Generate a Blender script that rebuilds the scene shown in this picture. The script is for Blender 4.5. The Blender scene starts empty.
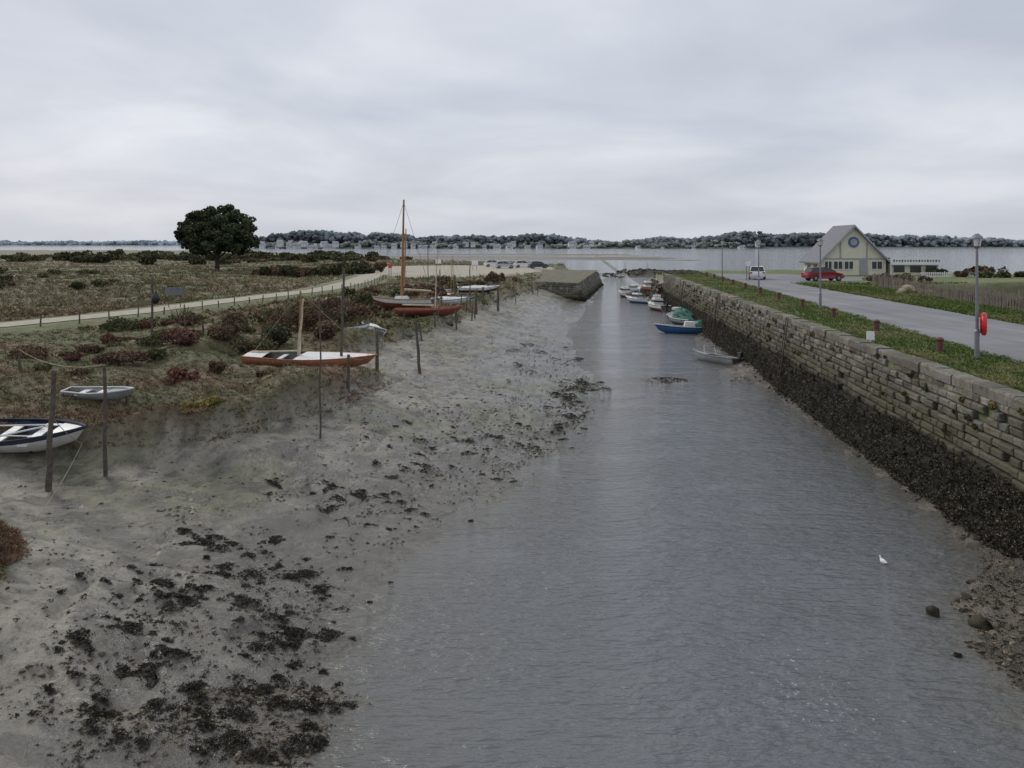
import bpy, math, random
import numpy as np
from mathutils import Vector, Matrix
random.seed(7); rng=np.random.default_rng(7)
sc=bpy.context.scene
CAMH=7.7

# ------------------------------------------------------------------ noise
def _h(ix,iy,s):
    n=(ix*374761393+iy*668265263+s*1274126177)&0xffffffff
    n=((n^(n>>13))*1274126177)&0xffffffff
    n=(n^(n>>16))&0xffffffff
    return n/4294967295.0
def vn(x,y,s=0):
    x=np.asarray(x,float); y=np.asarray(y,float); x,y=np.broadcast_arrays(x,y)
    ix=np.floor(x).astype(np.int64); iy=np.floor(y).astype(np.int64)
    fx=x-ix; fy=y-iy
    fx=fx*fx*fx*(fx*(fx*6-15)+10); fy=fy*fy*fy*(fy*(fy*6-15)+10)
    a=_h(ix,iy,s);b=_h(ix+1,iy,s);c=_h(ix,iy+1,s);d=_h(ix+1,iy+1,s)
    return (a*(1-fx)+b*fx)*(1-fy)+(c*(1-fx)+d*fx)*fy
def fbm(x,y,o=4,s=0):
    v=0;a=.5;t=0
    x=np.asarray(x,float); y=np.asarray(y,float)
    for i in range(o):
        v=v+a*vn(x,y,s+i*17); t+=a; a*=.5
        x,y=(x*1.6-y*1.2)+13.7,(x*1.2+y*1.6)+5.1
    return v/t
def sm(t):
    t=np.clip(t,0,1); return t*t*(3-2*t)

# ------------------------------------------------------------------ terrain
WY=[-60,12.5,14.35,16.5,17.9,20.7,24.6,29,38.3,46.4,51,60,72,86,117,150,192,235,400]
WX=[-2.6,-3.1,-3.24,-3.4,-3.5,-2.7,-.93,.6,3.06,4.8,4.0,3.7,4.1,5.9,10.7,15.2,20,26,40]
VY=[-60,13,15,17,18.5,19.6,22.5,25.2,26.3,28,32,37.4,39.5,44,50,58,75,90,115,150,179,235,400]
VX=[-10.3,-10.2,-9.9,-10.2,-11.6,-16.0,-17.5,-14.6,-9.8,-8.6,-6.7,-5.4,-7.0,-8.4,-7.9,-5.7,-3.4,-1.4,3.5,6,10,15,25]
PATH=[(-55,34),(-31,51.6),(-27.5,61),(-24.7,74),(-20.5,92),(-20.5,112),(-22,134),(-20,158)]
RY=[-60,20,66.8,78,84,90,100,115,125,131,400]
RX=[18,24.6,31.8,35,46,60,66,62,50,30,30]
def pathdist(x,y):
    d=np.full(np.shape(x),1e9)
    for (ax,ay),(bx,by) in zip(PATH[:-1],PATH[1:]):
        dx,dy=bx-ax,by-ay
        t=np.clip(((x-ax)*dx+(y-ay)*dy)/(dx*dx+dy*dy),0,1)
        d=np.minimum(d,np.hypot(x-ax-t*dx,y-ay-t*dy))
    return d
def parking(x,y):
    return sm(1-(np.hypot((x+13)/25,(y-168)/38)-.75)/.25)
def wx(y): return np.interp(y,WY,WX)
def vx(y): return np.interp(y,VY,VX)
def H(x,y,full=False):
    x=np.asarray(x,float); y=np.asarray(y,float); x,y=np.broadcast_arrays(x,y)
    u=x-.08*y
    xw=wx(y)+(fbm(y*.33,x*0+2.2,3,5)-.5)*1.6*np.clip(y/40,.4,1.5)+(vn(x*.9,y*1.4,3)-.5)*.6
    xv=vx(y)+(fbm(x*.4,y*.4,3,9)-.5)*1.6
    W=np.maximum(xw-xv,2.5)
    t=(xw-x)/W
    tc=np.clip(t,0,1.0)
    z=1.65*(.5*tc+.5*tc*tc)
    z=np.where(t<0,np.maximum(-.9,(xw-x)*.11),z)
    lump=(fbm(x*.6,y*.6,3,21)-.5)*.17+(vn(x*2.3,y*2.3,31)-.5)*.05+(fbm(x*4.2,y*4.2,2,33)-.5)*.09
    ridg=np.abs(fbm(x*.4,y*.18,3,41)-.5)
    gully=-.13*np.clip(1-ridg/.03,0,1)*sm(tc*3)
    z=z+lump*np.where(t<-.3,.4,1)+gully*(t<1)
    e=xv-x
    veg=sm(e/.7)
    hum=(fbm(x*.27,y*.25,3,55)-.42)*2.5
    near=sm(1-e/24)
    z=z+veg*(.34+.35*sm(e/12)+np.clip(hum,-.4,.95)*(.2+.8*near))
    flat=np.maximum(sm(1-(pathdist(x,y)-2)/3.5),parking(x,y)*(x<14))
    z=z*(1-flat)+2.75*flat
    z=z+veg*(1-flat)*sm((y-90)/60)*(fbm(x*.03,y*.03,3,77)-.4)*1.6*sm((-24-x)/20+.1)
    yc=np.interp(x,[-500,-200,-90,-40,0,20,35],[720,640,430,300,238,215,190])+(fbm(x*.03,y*0+.5,2,8)-.5)*30
    cf=sm((y-yc)/18)
    far=-.12+(fbm(x*.005,y*.016,4,90)-.5)*1.6-.5*sm((y-620)/200)
    far=np.where(y<300,np.minimum(far,-.25),far)
    far=np.where(y>1250,-1,far)
    z=z*(1-cf)+far*cf
    rx=np.interp(y,RY,RX)+(fbm(x*0+4,y*.2,2,12)-.5)*1.2
    q=3.85+0*x
    drop=sm((x-rx)/5)
    flats=.75-.014*(x-rx)+(fbm(x*.15,y*.15,4,61)-.5)*.7
    flats=np.maximum(flats,-.6)
    q=q*(1-drop)+flats*drop
    ye=sm((y-122-(fbm(x*.1,y*0,2,4)-.5)*14)/12)
    q=q*(1-ye)+np.minimum(q,np.where(y>150,far,-.3+(fbm(x*.1,y*.1,3,71)-.4)*1.5))*ye
    bx=10.3+.08*y
    wid=np.interp(y,[-50,12,15,18,19.5,21,30,45,52,60,110],[3,2.6,2.7,2.4,1.3,.3,.15,.3,1.6,.6,.6])+(fbm(x*.5,y*.8,3,15)-.5)*.9
    rb=(x-(bx-wid))*.24+(vn(x*2.5,y*2.5,19)-.5)*.14-.02
    rb=np.minimum(rb,.5)
    z=np.where(rb>z,rb,z)
    z=z+.66*np.exp(-((x-9.3)/2.4)**2-((y-48)/1.8)**2)*(u<10.7)
    z=np.where(u>10.95,q,z)
    z=z+((y>109)&(u>8)&(u<10.96))*sm((u-8)/3)*2.2*(1-sm((y-125)/12))
    z=z+1.7*np.exp(-((x-33)/9)**2-((y-205)/9)**2)
    hill=sm((y-1400)/120)*sm((x+470)/60)*sm((1150-x)/80)*9
    hill=hill+sm((y-2900)/200)*sm((-1000-x)/150)*8+sm((y-2200)/200)*sm((x-850)/150)*8
    z=z+hill
    if full:
        return z,t,e,veg,flat,drop,u,cf,ye,rb
    return z
def Hz(x,y): return float(H(np.array([x]),np.array([y]))[0])
def place(px,py):
    # sight line through image pixel coordinates, intersected with the bank surface
    zz=1.4
    for _ in range(10):
        Y_=850*(CAMH-zz)/(py-244); X_=(px-512)/850*Y_; zz=.5*zz+.5*Hz(X_,Y_)
    return X_,Y_

# ------------------------------------------------------------------ materials
def newmat(name):
    m=bpy.data.materials.new(name); m.use_nodes=True
    nt=m.node_tree; b=nt.nodes['Principled BSDF']
    return m,nt,b
def N(nt,t,**k):
    n=nt.nodes.new(t)
    for a,v in k.items():
        try: setattr(n,a,v)
        except Exception: pass
    return n
def noise(nt,scale,detail=4,rough=.6,coord='Object',mapscale=None):
    tc=N(nt,'ShaderNodeTexCoord'); n=N(nt,'ShaderNodeTexNoise')
    n.inputs['Scale'].default_value=scale; n.inputs['Detail'].default_value=detail; n.inputs['Roughness'].default_value=rough
    if mapscale:
        mp=N(nt,'ShaderNodeMapping'); mp.inputs['Scale'].default_value=mapscale
        nt.links.new(tc.outputs[coord],mp.inputs[0]); nt.links.new(mp.outputs[0],n.inputs['Vector'])
    else: nt.links.new(tc.outputs[coord],n.inputs['Vector'])
    return n
def ramp(nt,src,stops):
    r=N(nt,'ShaderNodeValToRGB'); els=r.color_ramp.elements
    while len(els)<len(stops): els.new(.5)
    for e,(p,c) in zip(els,stops):
        e.position=p; e.color=(*c,1) if len(c)==3 else c
    nt.links.new(src,r.inputs[0]); return r
def mixc(nt,mode,fac,a,b):
    m=N(nt,'ShaderNodeMix'); m.data_type='RGBA'; m.blend_type=mode
    for sock,v in ((m.inputs[0],fac),(m.inputs[6],a),(m.inputs[7],b)):
        if hasattr(v,'is_linked'): nt.links.new(v,sock)
        elif isinstance(v,(tuple,list)): sock.default_value=(*v[:3],1)
        else: sock.default_value=v
    return m.outputs[2]
def mth(nt,op,a,b=None,c=None):
    m=N(nt,'ShaderNodeMath',operation=op)
    for i,v in enumerate((a,b,c)):
        if v is None: continue
        if hasattr(v,'is_linked'): nt.links.new(v,m.inputs[i])
        else: m.inputs[i].default_value=v
    return m.outputs[0]
def bump(nt,b,src,strength,dist):
    bp=N(nt,'ShaderNodeBump'); bp.inputs['Strength'].default_value=strength; bp.inputs['Distance'].default_value=dist
    nt.links.new(src,bp.inputs['Height']); nt.links.new(bp.outputs[0],b.inputs['Normal']); return bp
def simple(name,col,rough=.6,scale=8,var=.25,metal=0,bmp=.0,spec=.5):
    m,nt,b=newmat(name)
    n=noise(nt,scale,5)
    lo=tuple(c*(1-var) for c in col); hi=tuple(min(1,c*(1+var)) for c in col)
    r=ramp(nt,n.outputs[0],[(.3,lo),(.7,hi)])
    nt.links.new(r.outputs[0],b.inputs['Base Color'])
    b.inputs['Roughness'].default_value=rough; b.inputs['Metallic'].default_value=metal
    b.inputs['Specular IOR Level'].default_value=spec
    if bmp: bump(nt,b,n.outputs[0],bmp,.02)
    return m
def attrmat(name,rough=.9,scale=10,var=.35,bs=.0,bd=.02,spec=.3):
    m,nt,b=newmat(name)
    a=N(nt,'ShaderNodeAttribute',attribute_name='Col')
    n=noise(nt,scale,3,.65)
    r=ramp(nt,n.outputs[0],[(.25,(1-var,)*3),(.75,(1+var,)*3)])
    c=mixc(nt,'MULTIPLY',1.0,a.outputs['Color'],r.outputs[0])
    nt.links.new(c,b.inputs['Base Color'])
    b.inputs['Roughness'].default_value=rough; b.inputs['Specular IOR Level'].default_value=spec
    if bs: bump(nt,b,n.outputs[0],bs,bd)
    return m

def ground_material():
    m,nt,b=newmat('ground_mud_and_marsh')
    a=N(nt,'ShaderNodeAttribute',attribute_name='Col')
    n1=noise(nt,1.6,7,.7); n2=noise(nt,8,6,.75); n3=noise(nt,34,3,.6)
    r1=ramp(nt,n1.outputs[0],[(.3,(.68,.68,.67)),(.5,(1,1,1)),(.7,(1.2,1.2,1.18))])
    r2=ramp(nt,n2.outputs[0],[(.35,(.40,.39,.37)),(.46,(.95,.95,.95)),(.7,(1.2,1.2,1.18))])
    c=mixc(nt,'MULTIPLY',1,a.outputs['Color'],r1.outputs[0]); c=mixc(nt,'MULTIPLY',.9,c,r2.outputs[0])
    nt.links.new(c,b.inputs['Base Color'])
    w=mth(nt,'MULTIPLY_ADD',n1.outputs[0],.9,mth(nt,'SUBTRACT',a.outputs['Alpha'],.38))
    mr=N(nt,'ShaderNodeMapRange'); mr.inputs['To Min'].default_value=.95; mr.inputs['To Max'].default_value=.16
    nt.links.new(w,mr.inputs['Value']); nt.links.new(mr.outputs[0],b.inputs['Roughness'])
    b.inputs['Specular IOR Level'].default_value=.6
    add=mth(nt,'MULTIPLY_ADD',n3.outputs[0],.35,n2.outputs[0])
    bump(nt,b,add,.8,.08)
    return m

def mesh_np(name,V,F,mat,col=None,smooth=False):
    me=bpy.data.meshes.new(name)
    F=np.asarray(F,dtype=np.int32); k=F.shape[1]
    me.vertices.add(len(V)); me.vertices.foreach_set('co',np.asarray(V,dtype=np.float32).ravel())
    me.loops.add(F.size); me.loops.foreach_set('vertex_index',F.ravel())
    me.polygons.add(len(F)); me.polygons.foreach_set('loop_start',np.arange(0,F.size,k,dtype=np.int32))
    me.polygons.foreach_set('loop_total',np.full(len(F),k,dtype=np.int32))
    if smooth: me.polygons.foreach_set('use_smooth',np.ones(len(F),dtype=bool))
    me.update(calc_edges=True)
    if col is not None:
        ca=me.color_attributes.new('Col','FLOAT_COLOR','POINT')
        c=np.ones((len(V),4),dtype=np.float32); c[:,:col.shape[1]]=col; ca.data.foreach_set('color',c.ravel())
    me.materials.append(mat)
    o=bpy.data.objects.new(name,me); sc.collection.objects.link(o); return o
def grid_faces(nr,nc):
    i=np.arange(nr-1)[:,None]*nc+np.arange(nc-1)[None,:]
    i=i.ravel(); return np.stack([i,i+1,i+nc+1,i+nc],1)

rows=[-60,-40,-25,-12,-3,3,6,8,9.2]
y=10.0
while y<7000:
    rows.append(y); y+=max(.10,y*.0066)
rows=np.array(rows+[9000.])
c=list(np.arange(-24,10.5,.13))
st=.14; v=-24-.14; left=[]
while v>-5000: left.append(v); st*=1.055; v-=st
right=[10.62,10.93,10.97,11.3]
v=11.6;st=.45
while v<5000:
    right.append(v); 
    if v>32: st*=1.06
    v+=st
cols=np.array(left[::-1]+c+right)
U,Y=np.meshgrid(cols,rows); X=U+.08*Y
Z,T,E,VEG,FLAT,DROP,UU,CF,YE,RB=H(X,Y,True)
def L3(a,b,t): return a*(1-t[...,None])+b*t[...,None]
C=np.array
n_a=fbm(X*.25,Y*.25,4,101); n_b=fbm(X*1.3,Y*1.3,4,102); n_c=fbm(X*.12,Y*.12,3,103); n_d=fbm(X*2.6,Y*2.6,3,107)
zz_=Z+(n_a-.5)*.5
dry=.45*sm((zz_-.22)/.16)+.55*sm((zz_-.5)/.7)
mud=L3(C([.125,.115,.094]),C([.285,.262,.212]),dry)
mud=L3(mud,C([.085,.078,.060]),sm((n_b-.53)/.1)*.65*(1-.6*dry))
mud=L3(mud,C([.14,.145,.07]),sm((n_a-.57)/.08)*.55)
mud=L3(mud,C([.055,.05,.035]),sm((n_d-.57)/.08)*.65*sm((n_a-.38)/.15))
pool=sm((.40-fbm(X*.9,Y*1.6,3,140))/.05)*(1-VEG)*sm((Z-.02)/.2)*(Z<1.3)
mud=L3(mud,C([.12,.112,.095]),pool*.7)
wet=np.clip(1.1-dry*.75+pool*.6,0,1.4)
vg=L3(C([.115,.10,.05]),C([.165,.15,.085]),sm((n_b-.3)/.4))
vg=L3(vg,C([.17,.11,.07]),sm((fbm(X*.3,Y*.3,3,104)-.5)/.12)*.6)
vg=L3(vg,C([.12,.125,.055]),sm((n_c-.5)/.15)*.6)
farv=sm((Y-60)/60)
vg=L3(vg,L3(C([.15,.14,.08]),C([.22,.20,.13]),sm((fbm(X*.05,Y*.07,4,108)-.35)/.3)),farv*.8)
col=L3(mud,vg,VEG); wet=wet*(1-VEG)
sand=L3(C([.34,.31,.245]),C([.42,.385,.31]),n_b)
pk=parking(X,Y)*(X<14)
col=L3(col,sand,sm(pk*2))
verge=sm(1-(pathdist(X,Y)-1.6)/3)*(1-sm(pk*2))*sm((n_b-.2)/.3)
col=L3(col,C([.12,.155,.05])*np.ones_like(col),verge*(Y<140)*.8)
seaf=L3(C([.14,.135,.11]),C([.20,.185,.155]),sm((fbm(X*.02,Y*.03,3,150)-.3)/.4))
col=L3(col,seaf,CF); wet=wet*(1-CF)+.15*CF
gr=L3(C([.085,.125,.032]),C([.14,.17,.055]),n_b)
gr=L3(gr,C([.2,.18,.09]),sm((n_a-.6)/.1)*.6)
R=(UU>10.95)
col=np.where(R[...,None],gr,col); wet=np.where(R,0,wet)
fl=L3(C([.12,.11,.095]),C([.22,.21,.19]),n_b)
d2=np.where(R,DROP,0.); col=L3(col,fl,d2)
brown=C([.13,.10,.06])*np.ones_like(col)
col=L3(col,brown,np.where(R,np.exp(-((DROP-.35)/.25)**2)*.9*(DROP>.02),0))
y2=np.where(R,YE,0.); col=L3(col,C([.07,.062,.045])*np.ones_like(col),y2*(Y<150))
col=L3(col,seaf,y2*(Y>=150))
rbm=(~R)&(RB>-.25)&(X>wx(Y)+3)&(Y<112)
col=np.where(rbm[...,None],L3(C([.06,.05,.035]),C([.13,.11,.08]),sm((n_b-.35)/.3)),col)
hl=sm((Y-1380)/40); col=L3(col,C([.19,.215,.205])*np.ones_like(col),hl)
sp=np.exp(-((X-33)/11)**2-((Y-205)/10)**2); col=L3(col,C([.05,.045,.035])*np.ones_like(col),sm(sp*2))
V=np.stack([X,Y,Z],-1).reshape(-1,3)
ground=mesh_np('ground',V,grid_faces(*X.shape),ground_material(),np.concatenate([col,wet[...,None]],-1).reshape(-1,4),True)

# ------------------------------------------------------------------ water
def water_material():
    m,nt,b=newmat('tidal_water')
    a=N(nt,'ShaderNodeAttribute',attribute_name='Col')
    b.inputs['IOR'].default_value=1.33; b.inputs['Specular IOR Level'].default_value=.9
    n1=noise(nt,1.0,2,.5,mapscale=(1.7,5.0,1)); n2=noise(nt,1.0,3,.6,mapscale=(6,14,1)); n3=noise(nt,1,4,.6,mapscale=(.22,.4,1)); n4=noise(nt,1,6,.75,mapscale=(8,6,1))
    patch=ramp(nt,n3.outputs[0],[(.36,(.4,)*3),(.60,(1,)*3)])
    h=mth(nt,'MULTIPLY_ADD',n2.outputs[0],.40,n1.outputs[0])
    bump(nt,b,mth(nt,'MULTIPLY',h,patch.outputs[0]),1.0,.17)
    rr=ramp(nt,n3.outputs[0],[(.35,(.04,)*3),(.7,(.10,)*3)]); nt.links.new(rr.outputs[0],b.inputs['Roughness'])
    f=mth(nt,'GREATER_THAN',mth(nt,'MULTIPLY_ADD',a.outputs['Alpha'],.13,n4.outputs[0]),.745)
    tone=ramp(nt,n3.outputs[0],[(.35,(.86,)*3),(.65,(1.1,)*3)])
    base=mixc(nt,'MULTIPLY',1,a.outputs['Color'],tone.outputs[0])
    col=mixc(nt,'MIX',mth(nt,'MULTIPLY',f,.5),base,(.55,.56,.56))
    nt.links.new(col,b.inputs['Base Color'])
    return m
wr=rows[::2]; wc=np.concatenate([cols[::3],[5000.]]); wc=wc[(wc<10.6)|(wc>11.2)]
U2,Y2=np.meshgrid(wc,wr); X2=U2+.08*Y2
Zb=H(X2,Y2)
sh=np.exp(np.clip(Zb,-2,0)/.25)
wcol=L3(C([.135,.147,.157]),C([.135,.125,.10]),sh*.9)
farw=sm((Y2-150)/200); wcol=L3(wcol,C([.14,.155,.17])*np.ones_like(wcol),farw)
foam=np.exp(-((X2-4.6-.3*(Y2-14))/1.5)**2-((Y2-15)/3.2)**2)+.7*np.exp(-((X2-6.5)/1.8)**2-((Y2-13.5)/1.6)**2)+.4*np.exp(-((X2-10.2)/.8)**2-((Y2-26)/3)**2)
water=mesh_np('water',np.stack([X2,Y2,0*X2],-1).reshape(-1,3),grid_faces(*X2.shape),water_material(),np.concatenate([wcol,foam[...,None]],-1).reshape(-1,4),True)

# ------------------------------------------------------------------ generic builder
class MB:
    def __init__(s): s.v=[];s.f=[];s.m=[];s.c=[]
    def add(s,vs,fs,mi=0,col=None):
        o=len(s.v); s.v+= [tuple(p) for p in vs]; s.f+=[tuple(i+o for i in f) for f in fs]; s.m+=[mi]*len(fs); s.c+=[col or (1,1,1)]*len(vs)
    def box(s,c,size,rz=0,mi=0,taper=1,col=None,ry=0):
        hx,hy,hz=size[0]/2,size[1]/2,size[2]/2
        vs=[]
        for z,k in ((-hz,1),(hz,taper)):
            for x,y in((-hx,-hy),(hx,-hy),(hx,hy),(-hx,hy)): vs.append(Vector((x*k,y*k,z)))
        M=Matrix.Translation(c)@Matrix.Rotation(rz,4,'Z')@Matrix.Rotation(ry,4,'Y')
        s.add([M@p for p in vs],[(0,3,2,1),(4,5,6,7),(0,1,5,4),(1,2,6,5),(2,3,7,6),(3,0,4,7)],mi,col)
    def rod(s,p,q,r1,r2=None,n=8,mi=0,col=None,jit=0,seg=1):
        r2=r1 if r2 is None else r2
        p=Vector(p);q=Vector(q);d=(q-p).normalized()
        a=d.orthogonal().normalized(); b=d.cross(a)
        vs=[];fs=[]
        for k in range(seg+1):
            t=k/seg; c=p.lerp(q,t); r=r1+(r2-r1)*t
            if jit and 0<k: c=c+Vector((random.uniform(-jit,jit),random.uniform(-jit,jit),0))
            for i in range(n):
                an=2*math.pi*i/n; rr=r*(1+(random.uniform(-.15,.15) if jit else 0))
                vs.append(c+(a*math.cos(an)+b*math.sin(an))*rr)
        for k in range(seg):
            for i in range(n):
                j=(i+1)%n; fs.append((k*n+i,k*n+j,(k+1)*n+j,(k+1)*n+i))
        fs.append(tuple(range(n-1,-1,-1))); fs.append(tuple(seg*n+i for i in range(n)))
        s.add(vs,fs,mi,col)
    def ell(s,c,r,mi=0,nu=12,nv=8,col=None,j=0):
        vs=[];fs=[]
        for jj in range(nv+1):
            ph=math.pi*jj/nv
            for i in range(nu):
                th=2*math.pi*i/nu; k=1+(random.uniform(-j,j) if j else 0); vs.append((c[0]+r[0]*k*math.sin(ph)*math.cos(th),c[1]+r[1]*k*math.sin(ph)*math.sin(th),c[2]+r[2]*k*math.cos(ph)))
        for jj in range(nv):
            for i in range(nu):
                k=(i+1)%nu; fs.append((jj*nu+i,(jj+1)*nu+i,(jj+1)*nu+k,jj*nu+k))
        s.add(vs,fs,mi,col)
    def build(s,name,mats,parent=None,bevel=0,smooth=False,usecol=False):
        me=bpy.data.meshes.new(name); me.from_pydata(s.v,[],s.f)
        for m in (mats if isinstance(mats,(list,tuple)) else [mats]): me.materials.append(m)
        me.polygons.foreach_set('material_index',s.m)
        if smooth: me.polygons.foreach_set('use_smooth',[True]*len(s.f))
        if usecol:
            ca=me.color_attributes.new('Col','FLOAT_COLOR','POINT')
            ca.data.foreach_set('color',np.concatenate([np.array(s.c,dtype=np.float32),np.ones((len(s.c),1),dtype=np.float32)],1).ravel())
        me.update()
        o=bpy.data.objects.new(name,me); sc.collection.objects.link(o)
        if parent: o.parent=parent
        if bevel:
            b=o.modifiers.new('b','BEVEL'); b.width=bevel; b.segments=2; b.limit_method='ANGLE'
        return o
def empty(name,loc,rz=0,rx=0,ry=0):
    e=bpy.data.objects.new(name,None); e.location=loc; e.rotation_euler=(rx,ry,rz); e.empty_display_size=.3
    sc.collection.objects.link(e); return e

# ------------------------------------------------------------------ scatter
def leafclump(n,size,flat=1.0,seed=0):
    r=np.random.default_rng(seed); V=[];F=[]
    for i in range(n):
        d=r.normal(size=3); d/=np.linalg.norm(d); p=d*r.uniform(.2,1)**.5*r.uniform(.6,1); p[2]=abs(p[2])*flat
        a=r.normal(size=3); a/=np.linalg.norm(a); b=np.cross(a,r.normal(size=3)); b/=np.linalg.norm(b)
        s=size*r.uniform(.5,1.4); o=len(V)
        V+= [p-a*s,p-b*s*.6,p+a*s,p+b*s*.6]; F.append((o,o+1,o+2,o+3))
    return np.array(V),np.array(F)
def blades(n,seed=0,w=.07,lean=.5):
    r=np.random.default_rng(seed);V=[];F=[]
    for i in range(n):
        an=r.uniform(0,6.28); b=np.array([math.cos(an),math.sin(an),0])*r.uniform(0,.35)
        l=np.array([math.cos(an),math.sin(an),0])*r.uniform(.1,lean); h=r.uniform(.5,1)
        t=np.array([-math.sin(an),math.cos(an),0])*w; o=len(V)
        V+=[b-t,b+t,b+l*.5+t*.7+[0,0,h*.6],b+l+[0,0,h]]; F.append((o,o+1,o+2,o+3))
    return np.array(V),np.array(F)
def rocktmpl(seed,squash=.6,lo=.3,hi=.6):
    import bmesh
    bm=bmesh.new(); bmesh.ops.create_icosphere(bm,subdivisions=2,radius=1)
    r=np.random.default_rng(seed); V=np.array([v.co[:] for v in bm.verts]); F=np.array([[v.index for v in f.verts] for f in bm.faces]); bm.free()
    pl=r.normal(size=(9,3)); pl/=np.linalg.norm(pl,axis=1)[:,None]
    for p in pl:
        d=V@p; k=r.uniform(lo,hi); V=V-np.outer(np.clip(d-k,0,None),p)
    V+=r.normal(size=V.shape)*.05; V*= r.uniform(.8,1.5,3); V[:,2]*=squash
    return V,F
def scatter(name,tm,P,S,colr,mat,zs=None,smooth=False):
    P=np.asarray(P); n=len(P); ch=rng.integers(0,len(tm),n); an=rng.uniform(0,6.28,n)
    VS=[];FS=[];CS=[];off=0
    for k,(V,F) in enumerate(tm):
        idx=np.where(ch==k)[0]
        if not len(idx): continue
        ca,sa=np.cos(an[idx]),np.sin(an[idx])
        x=V[None,:,0]*ca[:,None]-V[None,:,1]*sa[:,None]; yy=V[None,:,0]*sa[:,None]+V[None,:,1]*ca[:,None]
        zz=np.repeat(V[None,:,2],len(idx),0)
        s=S[idx][:,None]; sz=s if zs is None else s*zs[idx][:,None]
        W=np.stack([x*s,yy*s,zz*sz],-1)+P[idx][:,None,:]
        VS.append(W.reshape(-1,3)); nv=len(V)
        FS.append((F[None]+(np.arange(len(idx))*nv)[:,None,None]+off).reshape(-1,F.shape[1])); off+=nv*len(idx)
        per=rng.uniform(.8,1.2,(len(idx),1,1)); lf=np.repeat(rng.uniform(.7,1.3,(nv+3)//4),4)[:nv]
        c_=colr[idx][:,None,:]*per*lf[None,:,None]
        CS.append(np.broadcast_to(c_,(len(idx),nv,3)).reshape(-1,3))
    return mesh_np(name,np.concatenate(VS),np.concatenate(FS),mat,np.concatenate(CS),smooth)

m_leaf=attrmat('marsh_foliage',.9,3,.3,spec=.15)
def sample_bank(n,y0,y1,pw=1.0,xl=-.72):
    y=y0+(y1-y0)*rng.random(n)**pw; x=vx(y)+1-rng.random(n)*(vx(y)-xl*y+3)
    return x,y
def marsh(n,y0,y1,smin,smax,name,tm,pw=1.,zlo=.5,zhi=1.1):
    x,y=sample_bank(n,y0,y1,pw)
    z,t,e,veg,flat,dr,u,cf,ye,rb=H(x,y,True)
    keep=(e>-.15+.0*x)&(flat<.5)&(cf<.3)&(z>1.1)&((pathdist(x,y)>2.1)|(y>150))&(parking(x,y)<.2)
    x,y,z,e,flat=x[keep],y[keep],z[keep],e[keep],flat[keep]
    n=len(x); nb=fbm(x*.3,y*.3,3,104); nc=fbm(x*.12,y*.12,3,103); nd=fbm(x*.5,y*.5,3,131); ne=fbm(x*.05,y*.07,4,108)
    col=np.tile(C([.145,.125,.065]),(n,1))
    col=L3(col,C([.23,.20,.13]),sm((nd-.45)/.15)*.8)
    col=L3(col,C([.19,.105,.075]),sm((nb-.47)/.1)*.65*sm(1-(y-80)/60))
    col=L3(col,C([.12,.135,.055]),sm((nc-.48)/.1)*.65)
    col=L3(col,C([.25,.22,.145]),sm((ne-.47)/.12)*.75*sm((y-50)/30))
    edge=sm(1-e/1.3)*sm((nd-.42)/.1)*(rng.random(n)<.6); col=L3(col,C([.26,.21,.06]),edge*.35)
    col*=rng.uniform(.7,1.3,(n,1))
    s=rng.uniform(smin,smax,n)
    return scatter(name,tm,np.stack([x,y,z-.03],-1),s,col,m_leaf,rng.uniform(zlo,zhi,n))
cl=[leafclump(18,.19,.6,i) for i in range(6)]
cl2=[leafclump(12,.27,.7,i+9) for i in range(4)]
bl=[blades(11,i,.045,.8) for i in range(5)]
marsh(40000,14,60,.09,.22,'marsh_purslane',cl,1.35,.4,.9)
marsh(24000,52,240,.22,.55,'marsh_heath',cl2,1.1)
marsh(20000,16,75,.10,.26,'marsh_grass',bl,1.1)
marsh(11000,60,330,.4,.9,'dry_reeds',bl,1.)

# --- bushes & tree
def crown(center,r,n,leaf,col,seed,lobes=14,inner=.55,spread=1):
    q=np.random.default_rng(seed)
    lc=[];lr=[]
    for i in range(lobes):
        d=q.normal(size=3); d/=np.linalg.norm(d); d[2]=d[2]*.8+.1
        lc.append(d*q.uniform(.35,.72)*spread); lr.append(q.uniform(.28,.46))
    lc.append(np.zeros(3)); lr.append(.6)
    lc=np.array(lc);lr=np.array(lr)
    k=q.integers(0,len(lc),n)
    d=q.normal(size=(n,3)); d/=np.linalg.norm(d,axis=1)[:,None]
    P=lc[k]+d*(lr[k]*q.uniform(inner,1.03,n)**.5)[:,None]
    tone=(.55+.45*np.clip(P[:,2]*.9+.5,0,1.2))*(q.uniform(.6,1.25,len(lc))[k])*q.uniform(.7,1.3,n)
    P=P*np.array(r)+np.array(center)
    a=q.normal(size=(n,3)); a/=np.linalg.norm(a,axis=1)[:,None]; b=np.cross(a,q.normal(size=(n,3))); b/=np.linalg.norm(b,axis=1)[:,None]
    s=leaf*q.uniform(.6,1.4,(n,1))
    V=np.stack([P-a*s,P-b*s*.7,P+a*s,P+b*s*.7],1).reshape(-1,3)
    F=np.arange(4*n).reshape(-1,4)
    return V,F,np.repeat(np.array(col)[None]*tone[:,None],4,0)
m_tree=attrmat('tree_foliage',.85,2,.2,spec=.2)
m_bark=simple('bark',(.06,.05,.04),.9,6,.3,bmp=.5)
def join_crowns(name,lst,mat,parent=None):
    V=[];F=[];Cc=[];o=0
    for v,f,c_ in lst:
        V.append(v);F.append(f+o);Cc.append(c_);o+=len(v)
    ob=mesh_np(name,np.concatenate(V),np.concatenate(F),mat,np.concatenate(Cc))
    if parent: ob.parent=parent
    return ob
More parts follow.
